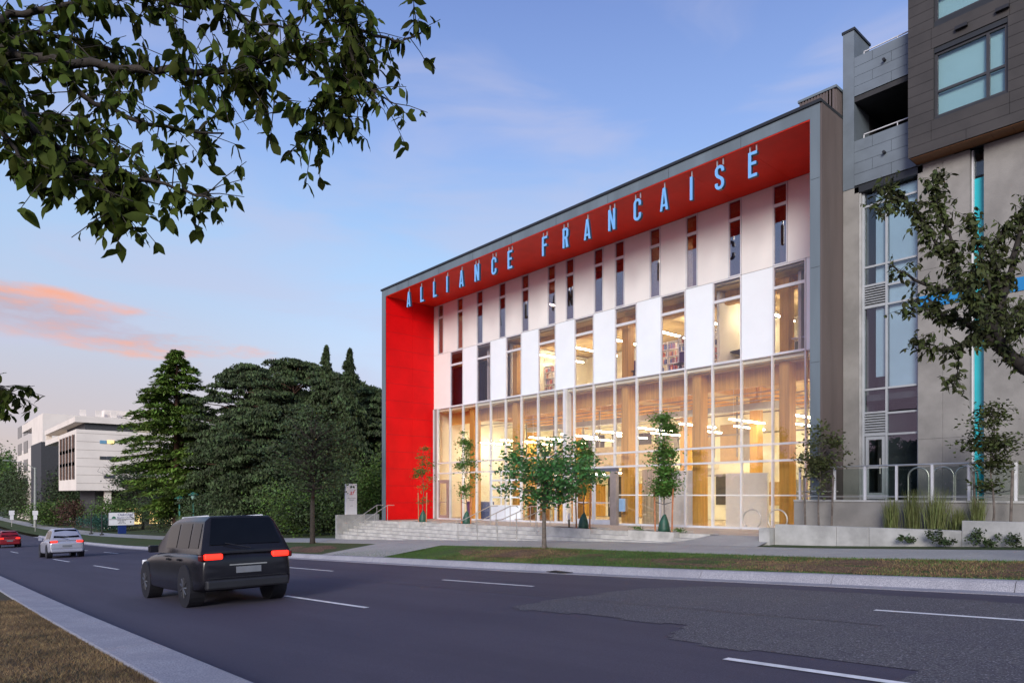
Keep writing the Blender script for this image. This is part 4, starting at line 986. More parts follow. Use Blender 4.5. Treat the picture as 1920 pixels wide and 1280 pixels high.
# ---- conifers
def cedar(loc, H, R, label, seed=3):
    g_ = np.random.default_rng(seed); r = random.Random(seed); loc = Vector(loc); o = empty('cedar_tree', loc, label, 'tree'); mb = MB(); mb.sm = True
    mb.tube([loc, loc + Vector((0, 0, H * .5)), loc + Vector((.1, 0, H * .98))], [.42, .28, .03], 8); C = []; D = []
    nb = 200
    for i in range(nb):
        u = (i / nb) ** .9; z = H * (.10 + .88 * u); tier = math.sin(u * 46) * .12
        L = R * (1 - u) ** .72 * r.uniform(.55, 1.12) * (1 + tier) * (.42 if u < .13 else .72 if u < .2 else 1) + .35; az = r.uniform(0, 6.28)
        d = np.array([math.cos(az), math.sin(az), 0]); n = int(60 + L * 75); s = g_.uniform(.12, 1, n) ** .8
        width = .16 * L * np.sin(np.clip(s, 0, 1) * 2.6) + .12; lat = g_.normal(size=n) * width; pd = np.array([-d[1], d[0], 0])
        zz = z + .16 * L * s - .20 * L * s ** 2.6 - np.abs(lat) * .25 + g_.normal(size=n) * .08
        P = np.array(loc)[None] + d[None] * (s * L)[:, None] + pd[None] * lat[:, None]; P[:, 2] = loc.z + zz
        C.append(P); D.append(np.repeat((d * .8 + np.array([0, 0, -.45]))[None], n, 0) + pd[None] * (lat / (width + .01) * .5)[:, None])
        if i % 2 == 0: mb.tube([loc + Vector((0, 0, z)), loc + Vector((d[0] * L * .5, d[1] * L * .5, z + .06 * L)), loc + Vector((d[0] * L * .9, d[1] * L * .9, z + .0 * L))], [.07, .04, .012], 5)
    mb.build('trunk', mat('red_brown_bark', (.10, .05, .032), .9, .3, 8), o); C = np.concatenate(C); D = np.concatenate(D)
    V = quads(C, .20, 2.6, rng_=g_, flat=.7, droop=D) - np.array(loc); link('crown', crown_mesh('crown', V, L_CED), o, loc)
cx_ = PX(322, 21); cedar((cx_, 21.5, SZ(cx_, 21) - .1), 20.4, 8.6, 'tall light green cedar with layered drooping boughs left of the dark pines')
def pine(px, y, topy, R, label, seed, kind='pad', base=.12, lm=None, cs=1.0):
    x = PX(px, y); zb = SZ(x, y) - .1; H = PZ(px, topy, y) - zb; loc = Vector((x, y, zb)); g_ = np.random.default_rng(seed); r = random.Random(seed)
    o = empty('pine_tree' if kind == 'pad' else 'cypress_tree', loc, label, 'tree'); mb = MB(); mb.sm = True
    mb.tube([loc, loc + Vector((r.uniform(-.4, .4), 0, H * .5)), loc + Vector((0, 0, H * .95))], [.38, .25, .04], 8); C = []
    if kind == 'pad':
        nb = 300
        for i in range(nb):
            u = i / nb; z = H * (base + (.97 - base) * u); prof = min(1, 1.75 * (1 - u) ** .5); L = R * prof * r.uniform(.25, 1.08); az = r.uniform(0, 6.28)
            c = np.array([x + math.cos(az) * L, y + math.sin(az) * L, zb + z + .08 * L]); s = r.uniform(.55, 1.15) * cs
            n = int(300 * s); q = g_.normal(size=(n, 3)); q /= np.linalg.norm(q, axis=1)[:, None]; q *= g_.uniform(.35, 1, n)[:, None] ** .5; q[:, 2] = np.abs(q[:, 2]) * .55 - .12
            C.append(c + q * np.array([1.2, 1.2, .95]) * s * r.uniform(.9, 1.3))
            if i % 2 == 0: mb.tube([loc + Vector((0, 0, z * .94)), Vector(c).lerp(loc + Vector((0, 0, z)), .5), Vector(c)], [.09, .06, .02], 5)
        C = np.concatenate(C); V = quads(C, .17, 2.0, rng_=g_, flat=0, droop=np.array([0, 0, .7])) - np.array(loc)
    else:
        n = 34000; u = g_.uniform(0, 1, n) ** 1.25; az = g_.uniform(0, 6.28, n); L = R * (1 - u) ** .8 * (.45 + .55 * np.sin(az * 2.5 + u * 23 + seed) ** 2) * (.8 + .25 * np.sin(u * 31 + az)) * g_.uniform(.5, 1.1, n) + .08
        C = np.stack([x + np.cos(az) * L, y + np.sin(az) * L, zb + H * (.06 + .94 * u)], 1); tb_ = g_.uniform(.25, 1.25, size=(90, 9)); L = L * tb_[(u * 89).astype(int), (az / 6.284 * 9).astype(int)] * (1 - .25 * u); C = np.stack([x + np.cos(az) * L, y + np.sin(az) * L, zb + H * (.06 + .94 * u) - .25 * L], 1); D = np.stack([np.cos(az) * .4, np.sin(az) * .4, -np.ones(n)], 1)
        V = quads(C, .16, 3.0, rng_=g_, flat=0, droop=D) - np.array(loc)
    mb.build('trunk', mat('red_brown_bark', (.10, .05, .032)), o); link('crown', crown_mesh('crown', V, lm or L_PIN), o, loc)
pine(468, 27, 680, 5.4, 'dark pine at the left of the pine group, crown breaking into pads', 31)
pine(552, 29, 670, 6.4, 'broad dark pine with the fullest rounded crown in the middle of the group', 32)
pine(515, 23.5, 760, 4.2, 'lower dark pine standing in front of the broad pine', 33, base=.05)
pine(612, 30, 650, 4.4, 'narrow dark cypress with nodding tip behind the broad pine', 34, 'tip')
pine(656, 29, 656, 4.2, 'pointed narrow cypress between the pines and the red wall', 35, 'tip')
pine(440, 24.5, 790, 4.0, 'low spreading dark pine right of the cedar', 36, base=.03)
pine(632, 30.5, 700, 4.4, 'mid height dark pine below the two pointed cypresses', 37, base=.05)
pine(700, 33, 728, 4.0, 'distant dark pine showing just left of the red wall', 38, base=.05)
# hedges, bushes
def bush(px, y, topy, rx, lm, lab, seed, n=5200, leaf=.12, ry=None, name='bush', cat='shrub'):
    x = PX(px, y); z = SZ(x, y) - .05; h = max(.4, PZ(px, topy, y) - z); shrub(name, x, y, z, rx, h / 1.9, lm, lab, n, leaf, seed, None, cat, ry)
bush(703, 24.0, 860, 1.6, L_BSH, 'bright green bush against the left edge of the red building', 71, 9000, .11)
bush(655, 24.5, 880, 2.2, L_DRK, 'dark green bush behind the white pylon sign', 72, 9000, .12)
bush(560, 21.3, 900, 3.4, L_BSH, 'yellow green hedge bush behind the dark street tree', 73, 9000, .12)
bush(600, 22.5, 915, 3.6, L_DRK, 'dark hedge left of the stair side wall', 74, 9000, .13)
bush(490, 22.5, 905, 4.0, L_DRK, 'dark hedge below the low spreading pine', 75, 9000, .14)
bush(420, 22, 920, 3.5, L_DRK, 'dark shrub mass under the cedar on its right', 76, 7000, .15)
bush(305, 23.5, 925, 3.2, L_DRK, 'dark shrub mass under the cedar on its left', 77, 7000, .16)
bush(215, 22, 935, 5, L_BSH, 'rounded light green bush behind the church sign', 78, 7000, .2)
bush(195, 19.9, 965, 3.2, L_TEAL, 'low blue green shrub left of the church sign', 79, 4000, .14)
bush(95, 20.0, 940, 9, L_BSH, 'light green roadside bush behind the silver car', 80, 7000, .28, 5)
bush(110, 24, 885, 12, L_DRK, 'loose dark bush in front of the white office building', 81, 8000, .34, 4)
bush(30, 20, 880, 20, L_DRK, 'dark roadside thicket at the left edge of the street', 83, 9000, .4, 4)
bush(5, 22, 845, 26, L_BSH, 'taller green trees beyond the thicket at the left edge', 84, 9000, .6, 5, 'roadside_tree', 'tree')
bush(140, 26, 865, 9, L_DRK, 'dark leafy tree top before the office ground floor', 85, 6000, .3, 3, 'garden_tree', 'tree')
bush(142, 21, 935, 3.5, L_RED, 'copper coloured shrub before the office ground floor', 86, 3000, .2)
bush(690, 44, 800, 6, L_DRK, 'dark tree mass behind the bushes beside the red building', 87, 9000, .25, 5, 'garden_tree', 'tree')
bush(560, 46, 800, 10, L_DRK, 'deep dark tree mass behind the pines', 88, 9000, .35, 8, 'garden_tree', 'tree')
# trees along the other side of the median, behind the camera; the glazing reflects them
rowV = []; gr_ = np.random.default_rng(99)
for k in range(16):
    xx_ = -92 + k * 8.2; hh = gr_.uniform(5.5, 9.5); n = 1500; q = gr_.normal(size=(n, 3)); q /= np.linalg.norm(q, axis=1)[:, None]; q *= gr_.uniform(.4, 1, n)[:, None]
    q = q * np.array([gr_.uniform(4, 6), 3, hh * .5]) + np.array([xx_, -31 + gr_.uniform(-3, 3), G(xx_) + hh * .55]); rowV.append(quads(q, .75, 1.4, rng_=gr_))
ro = link('far_tree_row', crown_mesh('far_tree_row', np.concatenate(rowV), L_DRK)); tag(ro, 'row of dark trees behind the median, across the street from the arts building', 'trees', None, 'stuff')
# half bare tree in front of the office building
x = PX(268, 25.5); bt = blob_tree('half_bare_tree', (x, 25.5, SZ(x, 25.5)), 9.0, 4.6, 3.8, .85, 70, 55, .22, L_DRK, BARK, 'half bare tree reaching leftwards before the office building', tr=.22, seed=51, csize=.7)
mb = MB(); r_ = random.Random(5); b0 = Vector((x, 25.5, SZ(x, 25.5) + 4.5))
for i in range(26):
    a = b0 + Vector((r_.uniform(-.5, .5), 0, r_.uniform(0, 2))); e = Vector((x + r_.uniform(-7, -2), 25.5 + r_.uniform(-5, 0), b0.z + r_.uniform(1, 5.5)))
    pp = limb(mb, a, e, .07, .02, .3, 5, r_)
    for q in pp[2:]: limb(mb, q, q + Vector((r_.uniform(-1.6, .2), r_.uniform(-1, .6), r_.uniform(-.2, 1.3))), .025, .01, .3, 3, r_)
mb.build('bare_branch', BARK, bt)

# ---------------------------------------------------------------- right street tree limb (cherry)
def leaf_mesh(name, L, m, seed=0):
    r = random.Random(seed); k = 5; top = []; bot = []; mid = []
    for i in range(k + 1):
        u = i / k; w = L * .24 * math.sin(math.pi * u ** .85) * (1 + r.uniform(-.1, .1)); z = -L * .14 * u * u + r.uniform(-.004, .004) * L / .1
        mid.append((u * L, 0, z)); top.append((u * L, w, z + w * .3)); bot.append((u * L, -w, z + w * .3))
    mb = MB(); mb.v = mid + top + bot; n = k + 1
    for i in range(k): mb.f += [(i, i + 1, n + i + 1, n + i), (i + 1, i, 2 * n + i, 2 * n + i + 1)]
    mb.sm = True; return mb
def leafy(name, root_loc, limbs, label, leafm, barkm, nleaf, L, hang, seed, per_obj=300, spread=.5, clump=4):
    """limbs: list of (points, r0, r1, density). Leaves hang in clumps off twigs."""
    r = random.Random(seed); g_ = np.random.default_rng(seed); o = empty(name, root_loc, label, 'tree'); mb = MB(); mb.sm = True; tw = MB(); leaves = []
    tot = sum(sum((Vector(a) - Vector(b)).length for a, b in zip(l[0][:-1], l[0][1:])) * l[3] for l in limbs)
    for pts_, r0, r1, dens in limbs:
        pts_ = [Vector(p) for p in pts_]; fine = []
        for a, b in zip(pts_[:-1], pts_[1:]):
            for i in range(4): fine.append(a.lerp(b, i / 4) + Vector((r.uniform(-1, 1), r.uniform(-1, 1), r.uniform(-1, 1))) * min(.03, (b - a).length * .04))
        fine.append(pts_[-1]); n = len(fine); mb.tube(fine, [r0 + (r1 - r0) * i / (n - 1) for i in range(n)], 7)
        if dens <= 0: continue
        Ls = sum((a - b).length for a, b in zip(fine[:-1], fine[1:])); k = int(nleaf * Ls * dens / tot / clump)
        for _ in range(k):
            u = r.uniform(.0, 1) * (n - 1); i = min(n - 2, int(u)); p = fine[i].lerp(fine[i + 1], u - i); d = (fine[i + 1] - fine[i]).normalized()
            e = p + (d * r.uniform(.1, .9) + Vector((r.gauss(0, 1), r.gauss(0, 1), r.gauss(0, .8)))).normalized() * r.uniform(.1, 1) * spread * .6
            tw.tube([p, p.lerp(e, .5) + Vector((0, 0, .01)), e], [.0035 * L / .09, .0028 * L / .09, .002 * L / .09], 4)
            for j in range(clump):
                q = p.lerp(e, r.uniform(.35, 1)); leaves.append((q, Vector((r.gauss(0, .6), r.gauss(0, .6), -hang + r.gauss(0, .35))).normalized(), L * r.uniform(.45, 1.35), r.uniform(0, 6.28)))
    mb.build('branch', barkm, o); tw.build('twigs', barkm, o)['kind'] = 'stuff'
    ml = [leaf_mesh('leaf', 1.0, leafm, s).mesh('leaf', leafm) for s in range(5)]
    leaves.sort(key=lambda t: (t[0] - camo.location).length); Vs = []; Fs = []; nb = 0; src = leaf_mesh('leaf', 1.0, leafm, 9); sv = np.array(src.v)
    for i, (q, d, s, roll) in enumerate(leaves):
        R_ = d.to_track_quat('X', 'Z').to_matrix() @ Matrix.Rotation(roll, 3, 'X') if False else (d.to_track_quat('X', 'Z').to_matrix() @ Matrix.Rotation(r.gauss(0, .9), 3, 'X'))
        if i < per_obj:
            ob = link('leaf', ml[i % 5], o, q); ob.rotation_euler = R_.to_euler(); ob.scale = (s, s, s)
        else:
            Vs.append((sv * s) @ np.array(R_).T + np.array(q)); Fs.append(np.array(src.f) + nb); nb += len(sv)
    if Vs:
        ob = link('leaves', fast_mesh('leaves', np.concatenate(Vs) - np.array(root_loc), np.concatenate(Fs), leafm, True), o, root_loc); ob['kind'] = 'stuff'
    return o
def PP(z, *pp): return [P3(a, b, z + (c[0] if c else 0)) for a, b, *c in pp]
def Q(*pp): return [P3(a, b, c) for a, b, c in pp]
# near tree over the median, trunk just outside the left of the frame
TR = Vector((-5.0, -1.3, G(-5) + .12))
fk = TR + Vector((.1, .1, 2.5))
nearL = [([TR, TR + Vector((.05, 0, 1.2)), fk], .15, .11, 0),
         ([fk, P3(-260, 40, 3.1), *Q((-60, 75, 3.2), (60, 105, 3.2), (215, 130, 3.25), (370, 138, 3.3), (450, 132, 3.35), (540, 95, 3.4), (600, 75, 3.45))], .034, .004, 1.0),
         ([fk, P3(-220, 90, 3.0), *Q((-40, 120, 3.05), (20, 175, 3.05), (60, 240, 3.05), (130, 295, 3.1), (190, 350, 3.1), (215, 385, 3.15))], .032, .006, 1.2),
         ([fk, P3(-200, -300, 3.3), *Q((300, -330, 3.6), (560, -200, 3.6), (640, 0, 3.6), (655, 55, 3.6), (662, 110, 3.6), (655, 160, 3.6), (630, 212, 3.6), (575, 262, 3.6))], .034, .004, .8),
         (Q((655, 50, 3.6), (700, 66, 3.6), (750, 80, 3.65), (790, 62, 3.65)), .010, .004, .8),
         (Q((100, 110, 3.2), (150, 180, 3.2), (260, 228, 3.25), (340, 243, 3.3), (420, 250, 3.35)), .016, .004, 1.0),
         (Q((130, 295, 3.1), (200, 318, 3.1), (260, 335, 3.1), (330, 350, 3.15), (400, 378, 3.15)), .014, .005, 1.5),
         (Q((190, 350, 3.1), (220, 385, 3.1), (270, 395, 3.1)), .010, .004, 1.5),
         (Q((-40, 120, 3.05), (-20, 220, 3.0), (40, 300, 3.0), (90, 330, 3.0), (150, 345, 3.0)), .012, .004, 1.3),
         (Q((-60, 75, 3.2), (20, 30, 3.3), (120, 10, 3.3), (240, -5, 3.3), (360, 15, 3.3)), .02, .005, 1.1),
         (Q((-60, 60, 3.4), (60, 60, 3.5), (160, 80, 3.5), (215, 95, 3.5)), .015, .005, 1.6),
         (Q((-40, 200, 3.3), (60, 210, 3.4), (130, 230, 3.4), (200, 260, 3.4)), .012, .004, 1.6),
         (Q((240, -5, 3.3), (330, -30, 3.4), (400, 0, 3.4), (470, 40, 3.45), (560, 60, 3.5)), .012, .004, 1.3),
         (Q((450, 132, 3.35), (500, 175, 3.35), (540, 215, 3.4)), .008, .003, 1.5),
         (Q((655, 160, 3.6), (710, 175, 3.6), (735, 195, 3.6)), .008, .003, 1.3),
         (Q((600, -60, 3.6), (585, 10, 3.6), (555, 55, 3.6)), .008, .003, 1.0),
         ([fk, P3(-320, 500, 4.2), *Q((-80, 690, 4.6), (-20, 715, 4.6), (20, 742, 4.6))], .02, .003, .45),
         (Q((-60, 700, 4.6), (-20, 765, 4.6), (18, 780, 4.6)), .005, .002, .5)]
leafy('cherry_tree', TR, nearL, 'near cherry tree whose leafy branches hang over the sky at the upper left', L_NEAR, BARK, 5000, .076, .75, 5, 300, .50, 5)
# right cherry in the verge, trunk just outside the right of the frame
TR2 = Vector((PX(2130, 15.3), 15.3, 0)); TR2.z = SZ(TR2.x, 15.3)
f2 = TR2 + Vector((0, 0, 2.0)); zc = 12.4
rightL = [([TR2, TR2 + Vector((0, 0, 1.0)), f2], .20, .17, 0),
          ([f2, *Q((1985, 735, zc), (1920, 688, zc), (1880, 655, zc), (1862, 610, zc), (1880, 560, zc), (1900, 500, zc), (1915, 420, zc), (1935, 370, zc))], .16, .02, .8),
          (Q((1880, 655, zc), (1850, 628, zc), (1800, 600, zc), (1765, 590, zc), (1740, 560, zc)), .08, .02, 1.3),
          (Q((1862, 610, zc), (1840, 560, zc), (1800, 540, zc), (1760, 545, zc), (1700, 515, zc), (1668, 498, zc)), .06, .012, .55),
          (Q((1800, 540, zc), (1790, 480, zc), (1775, 420, zc), (1755, 380, zc), (1752, 325, zc)), .035, .008, 1.5),
          (Q((1775, 480, zc), (1740, 430, zc), (1720, 400, zc), (1690, 365, zc), (1660, 350, zc)), .03, .008, 1.4),
          (Q((1690, 370, zc), (1665, 385, zc), (1645, 390, zc)), .010, .004, 1.2),
          (Q((1862, 600, zc), (1850, 520, zc), (1830, 450, zc), (1820, 410, zc)), .03, .008, 1.2),
          (Q((1880, 560, zc), (1860, 480, zc), (1880, 430, zc), (1925, 395, zc)), .03, .008, 1.3),
          (Q((1850, 628, zc), (1800, 650, zc), (1745, 655, zc), (1715, 635, zc)), .03, .006, 1.0),
          (Q((1800, 650, zc), (1795, 700, zc), (1785, 730, zc)), .015, .005, .8),
          (Q((1765, 590, zc), (1720, 575, zc), (1690, 580, zc)), .012, .005, .7),
          (Q((1862, 610, 12.9), (1900, 590, 13.2), (1935, 560, 13.4)), .04, .01, 1.6),
          (Q((1850, 600, 12.0), (1810, 560, 11.7), (1830, 500, 11.5)), .04, .01, 1.6),
          (Q((1880, 640, 12.0), (1900, 620, 11.8), (1925, 600, 11.6)), .04, .01, 1.6),
          (Q((1850, 600, 12.8), (1880, 520, 13.0), (1850, 540, 13.2)), .04, .01, 1.6)]
leafy('cherry_tree', TR2, rightL, 'dark cherry tree whose limb reaches in from the right over the low wall', L_RT, mat('dark_bark', (.02, .016, .014), .9, .3, 8), 7600, .115, .55, 8, 300, .60, 5)

# ---------------------------------------------------------------- grass blades
def blades(name, n, fx, fy, zf, h, m, seed, w=.004, keep=None):
    g_ = np.random.default_rng(seed); x = fx(g_, n); y = fy(g_, n)
    if keep is not None: k = keep(x, y, g_.uniform(0, 1, n)); x, y = x[k], y[k]; n = len(x)
    z = np.array([zf(a, b) for a, b in zip(x, y)]); b = np.stack([x, y, z], 1); t = g_.uniform(0, 6.28, n); s = np.stack([np.cos(t), np.sin(t), np.zeros(n)], 1) * w
    tip = b + np.stack([g_.normal(size=n) * h * .6, g_.normal(size=n) * h * .6, h * g_.uniform(.5, 1.2, n)], 1)
    V = np.stack([b - s, b + s, tip], 1).reshape(-1, 3); o = link(name, fast_mesh(name, V, np.arange(3 * n).reshape(-1, 3), m)); return tag(o, None, None, None, 'stuff')
DRYB = mat('dry_grass_blade', (.17, .11, .055), .85, .4, 1.5, island=.6); GRB = mat('green_grass_blade', (.060, .120, .022), .85, .3, .8, island=.6)
gcx = np.linspace(-80, 10, 400); gcz = np.array([G(v) for v in gcx]); Gf = lambda a: np.interp(a, gcx, gcz)
def tagb(o, lab, cat='grass'): o['label'] = lab; o['category'] = cat
tagb(blades('dry_grass', 120000, lambda g_, n: -3 - 15 * g_.uniform(0, 1, n) ** 1.5, lambda g_, n: 1.62 - 2.6 * g_.uniform(0, 1, n) ** 1.2, lambda a, b: Gf(a) + .13, .035, DRYB, 1, .003), 'short dry brown grass of the median at the lower left')
oin = lambda a: np.interp(a, [-200, -17.5, -7.4, 5], [.58, .47, .29, .27])
def vzf(a, b): return Gf(a) + .15 + (oin(a) - .16) * (b - 13.97) / 2.93
tagb(blades('verge_blades', 90000, lambda g_, n: g_.uniform(-28, 0, n), lambda g_, n: g_.uniform(14.0, 16.93, n), vzf, .045, GRB, 2, .006, lambda x, y, u: u < np.where((((x + 5) / 6.6) ** 2 + ((y - 15.3) / 1.25) ** 2 < 1) | (((x + 17.6) / 2.9) ** 2 + ((y - 15.6) / .95) ** 2 < 1), .12 + .25 * (np.sin(x * 2.1) * np.sin(y * 4) > .3), .95)), 'green grass of the verge between kerb and sidewalk')
tagb(blades('dry_verge_blades', 22000, lambda g_, n: np.where(g_.uniform(0, 1, n) < .6, g_.normal(-4.5, 3.2, n), g_.normal(-17.6, 1.5, n)), lambda g_, n: g_.uniform(14.1, 16.8, n), vzf, .045, DRYB, 3, .007), 'dry straw coloured grass on the bare patches of the verge')

# ---------------------------------------------------------------- left background: office building, church, sign, lamps
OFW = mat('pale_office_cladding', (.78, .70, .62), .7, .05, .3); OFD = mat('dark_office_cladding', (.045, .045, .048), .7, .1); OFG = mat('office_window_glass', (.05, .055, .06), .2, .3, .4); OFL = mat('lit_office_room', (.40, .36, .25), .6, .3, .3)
OY = 19.0; OX = PX(143, OY)
OB = empty('office_building', (OX, OY, -5), 'pale stepped office block with roof terrace band and small slit windows, far left', 'building')
def Zo(py): return PZ(143, py, OY)
OX0 = PX(97, OY)
MB().box(OX0 + 8, OX, OY + .0, OY + 40, Zo(919), Zo(804)).build('wall', OFW, OB)
z = Zo(919) + 1.1
while z < Zo(804) - .3:
    box('cladding_joint', mat('cladding_joint', (.40, .35, .31), .8, .05), OB, OX, OX + .02, OY + .01, OY + 40, z, z + .06); z += 1.3
MB().box(PX(86, OY), OX + .3, OY - .2, OY + 42, Zo(791), Zo(781)).build('roof', OFW, OB)
MB().box(PX(86, OY), OX0 + 8, OY - .1, OY + 40, Zo(815), Zo(804)).build('terrace_parapet', OFW, OB)
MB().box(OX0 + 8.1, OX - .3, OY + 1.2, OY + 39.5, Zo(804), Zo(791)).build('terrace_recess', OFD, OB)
for i in range(9):
    y0 = OY + 8 + i * 3.2; box('terrace_window', OFL, OB, OX - .29, OX - .2, y0, y0 + 2.7, Zo(803), Zo(793))
MB().box(PX(86, OY) + .3, PX(86, OY) + 1.2, OY - .1, OY + .8, Zo(804), Zo(791)).build('terrace_pier', OFW, OB)
for (a, b, y0, y1, m_) in ((825, 831, 187, 200, mat('blue_lit_window', (.15, .32, .45), .4, .1)), (825, 831, 201, 214, WARMWIN), (855, 861, 187, 200, OFG), (855, 861, 201, 214, OFG), (856, 862, 229, 240, OFG), (890, 896, 195, 215, OFG)):
    # windows on the +X face: find Y on plane X=OX for those pixels
    Ya, Yb_ = OX / XY(y0), OX / XY(y1); zz = lambda py: CH + (925 - py) * (-.7517 * OX + .6595 * Ya) / 1280
    box('slit_window', m_, OB, OX + .021, OX + .08, Ya, Yb_, zz(b), zz(a))
for fl in range(3):
    zb_ = Zo(900) + fl * (Zo(822) - Zo(900)) / 3 * 1.0 + .2
    for k in range(5):
        x0 = OX - 3.2 - k * 3.0
        box('tall_window', OFG, OB, x0, x0 + 1.9, OY - .06, OY - .001, zb_, zb_ + 2.7); box('window_fin', mat('timber_fin', (.18, .10, .07), .6, .1), OB, x0 + .75, x0 + 1.0, OY - .22, OY - .061, zb_, zb_ + 2.7)
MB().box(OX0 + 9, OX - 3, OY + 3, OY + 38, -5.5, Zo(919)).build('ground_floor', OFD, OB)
for yy in (OY + 4, OY + 14, OY + 26): box('column', OFW, OB, OX - 1.6, OX - .7, yy, yy + .9, -5.5, Zo(919))
for yy in (OY + 6, OY + 11, OY + 16): box('lit_window', WARMWIN, OB, OX - 2.99, OX - 2.9, yy, yy + 4.0, -3.6, -1.0)
# tower behind
TY = 21.0; TXx = PX(80, TY); Zt = lambda py: PZ(80, py, TY)
TB = empty('office_tower', (TXx, TY, -6), 'taller pale office wing with overhanging roof slab and rooftop screen behind the stepped block', 'building')
MB().box(TXx - 18, TXx, TY + .0, TY + 30, -6, Zt(774)).build('wall', OFW, TB); MB().box(PX(41, TY), TXx - 18, TY, TY + 20, Zt(790), Zt(774)).build('roof', OFW, TB)
xL_ = PX(28, TY)
MB().box(xL_, TXx - 18.1, TY + .5, TY + 20, -6, Zt(828)).build('low_wing', OFW, TB); MB().box(PX(61, TY), TXx + .3, TY - .3, TY + 3, -6, Zt(828)).build('dark_stair_tower', OFD, TB)
for fl in range(4):
    for k in range(6):
        x0 = TXx - 30 - k * 13; z0 = Zt(916) + fl * 4.6
        if x0 > xL_ + 8: box('office_window', OFG, TB, x0 - 8, x0, TY + .40, TY + .499, z0, z0 + 3.0)
box('high_window', OFG, TB, TXx + .001, TXx + .1, TY + 6, TY + 12, Zt(800), Zt(784))
for k in range(8): box('screen_slat', OFW, TB, TXx - 1, TXx - .7, TY + 7 + k * 3.0, TY + 8.2 + k * 3.0, Zt(774), Zt(762))
box('plant_room', OFW, TB, TXx - 6, TXx - 2, TY + 12, TY + 24, Zt(774), Zt(758))
# church behind cedar and church sign
chx = PX(372, 26); CB = empty('church_hall', (chx, 26, SZ(chx, 26)), 'pale low hall with gabled roof glimpsed behind the cedar', 'building')
box('wall', OFW, CB, chx - 8, chx + 1, 26.5, 34, SZ(chx, 26), SZ(chx, 26) + 3.4)
MB().prism([(26.2, 3.4), (34.3, 3.4), (30.2, 5.6)], lambda u, v, d: (d, u, SZ(chx, 26) + v), chx - 8.3, chx + 1.3).build('roof', CAP, CB)
for k in range(4): box('window', OFG, CB, chx + 1.001, chx + 1.05, 27.3 + k * 1.7, 28.2 + k * 1.7, SZ(chx, 26) + 1, SZ(chx, 26) + 2.4)
sy_ = 17.9; s0, s1 = PX(204, 19.9), PX(252, 19.9)
cxs = PX(228, 19.8); cyz = 19.8; CS = empty('church_sign', (cxs, cyz, SZ(cxs, cyz)), 'white roadside church sign board on a blue base reading Oakridge Baptist Church', 'sign')
# board faces the camera along the street (+X)
y0_, y1_ = cxs / XY(204), cxs / XY(252)
zz_ = lambda py: CH + (925 - py) * (-.7517 * cxs + .6595 * cyz) / 1280
box('board', WSG, CS, cxs - .12, cxs, y0_, y1_, zz_(984), zz_(960.5)); box('frame', TXG, CS, cxs - .14, cxs + .012, y0_ - .05, y0_ - .002, zz_(984), zz_(960.5)); box('divider', BLACK, CS, cxs + .001, cxs + .01, y0_ + .05, y1_ - .05, zz_(973.4), zz_(972.6))
box('base', mat('blue_sign_base', (.01, .03, .16), .5, .1), CS, cxs - .2, cxs - .02, y0_ + (y1_ - y0_) * .36, y0_ + (y1_ - y0_) * .68, SZ(cxs, cyz) - .2, zz_(984.2))
NAVY = mat('navy_print', (.03, .03, .18), .6, .05); hgt = zz_(960.5) - zz_(984); ym = y0_ + (y1_ - y0_) * .64
text('Oakridge', hgt * .29, NAVY, CS, (cxs + .006, ym, zz_(966.5)), r90); text('Baptist Church', hgt * .19, NAVY, CS, (cxs + .006, ym, zz_(971.2)), r90)
ymm = (y0_ + y1_) / 2
for i, s_ in enumerate(('SUNDAY WORSHIP 10:30 AM', 'EVERYONE WELCOME', 'SUNDAY SCHOOL 9:30 AM')[:3]): pass
text('IIIIIIIIIII IIIIIII IIIII', hgt * .10, BLACK, CS, (cxs + .006, ymm, zz_(975.9)), r90); text('IIIIIII IIIIIII', hgt * .10, BLACK, CS, (cxs + .006, ymm, zz_(978.6)), r90); text('IIIIIIII III I III III', hgt * .10, BLACK, CS, (cxs + .006, ymm, zz_(981.3)), r90)
MB().prism([(0, 0), (.5, 0), (.42, .22), (.25, .3), (.08, .22)], lambda u, v, d: (d, y0_ + .3 + u * 1.0, zz_(971.5) + v * 1.0), cxs + .001, cxs + .01).build('emblem', mat('green_print', (.02, .15, .08), .6, .05), CS)
# street furniture left
def post_lamp(px, y, topy, lab):
    x = PX(px, y); zb = SZ(x, y); zt = PZ(px, topy, y); o = empty('garden_lamp', (x, y, zb), lab, 'lamp', 'green post top lamps'); GP = mat('green_lamp_paint', (.03, .16, .13), .5, .1)
    MB().tube([(x, y, zb), (x, y, zt - .7)], .09).build('post', GP, o); mb = MB(); mb.tube([(x, y, zt - .7), (x, y, zt - .3)], [.16, .24], 8); mb.build('lantern', mat('lamp_lens', (.3, .45, .42), .3, .1), o); MB().tube([(x, y, zt - .299), (x, y, zt - .2), (x, y, zt)], [.5, .42, .05], 10).build('hood', GP, o)
post_lamp(337, 20.2, 929, 'green post top lamp under the right side of the cedar'); post_lamp(363, 20.2, 922, 'green post top lamp right of the other one, deeper in shade')
UP = PX(66, 17.2); up = empty('street_lamp', (UP, 17.2, SZ(UP, 17.2)), 'tall pale street lamp pole with a long arm at the far left', 'street lamp')
zt_ = PZ(66, 876, 17.2); MB().tube([(UP, 17.2, SZ(UP, 17.2)), (UP, 17.2, zt_)], [.26, .17]).build('pole', mat('pale_pole', (.30, .32, .30), .7, .1), up)
MB().tube([(UP, 17.2, zt_ - .3), (UP, 15.8, zt_ + .7), (UP, 13.2, zt_ + 1.2)], [.08, .06, .05]).build('arm', MATS['pale_pole'], up); MB().box(UP - .15, UP + .15, 12.3, 13.25, zt_ + 1.1, zt_ + 1.26).build('lamp_head', MATS['pale_pole'], up)
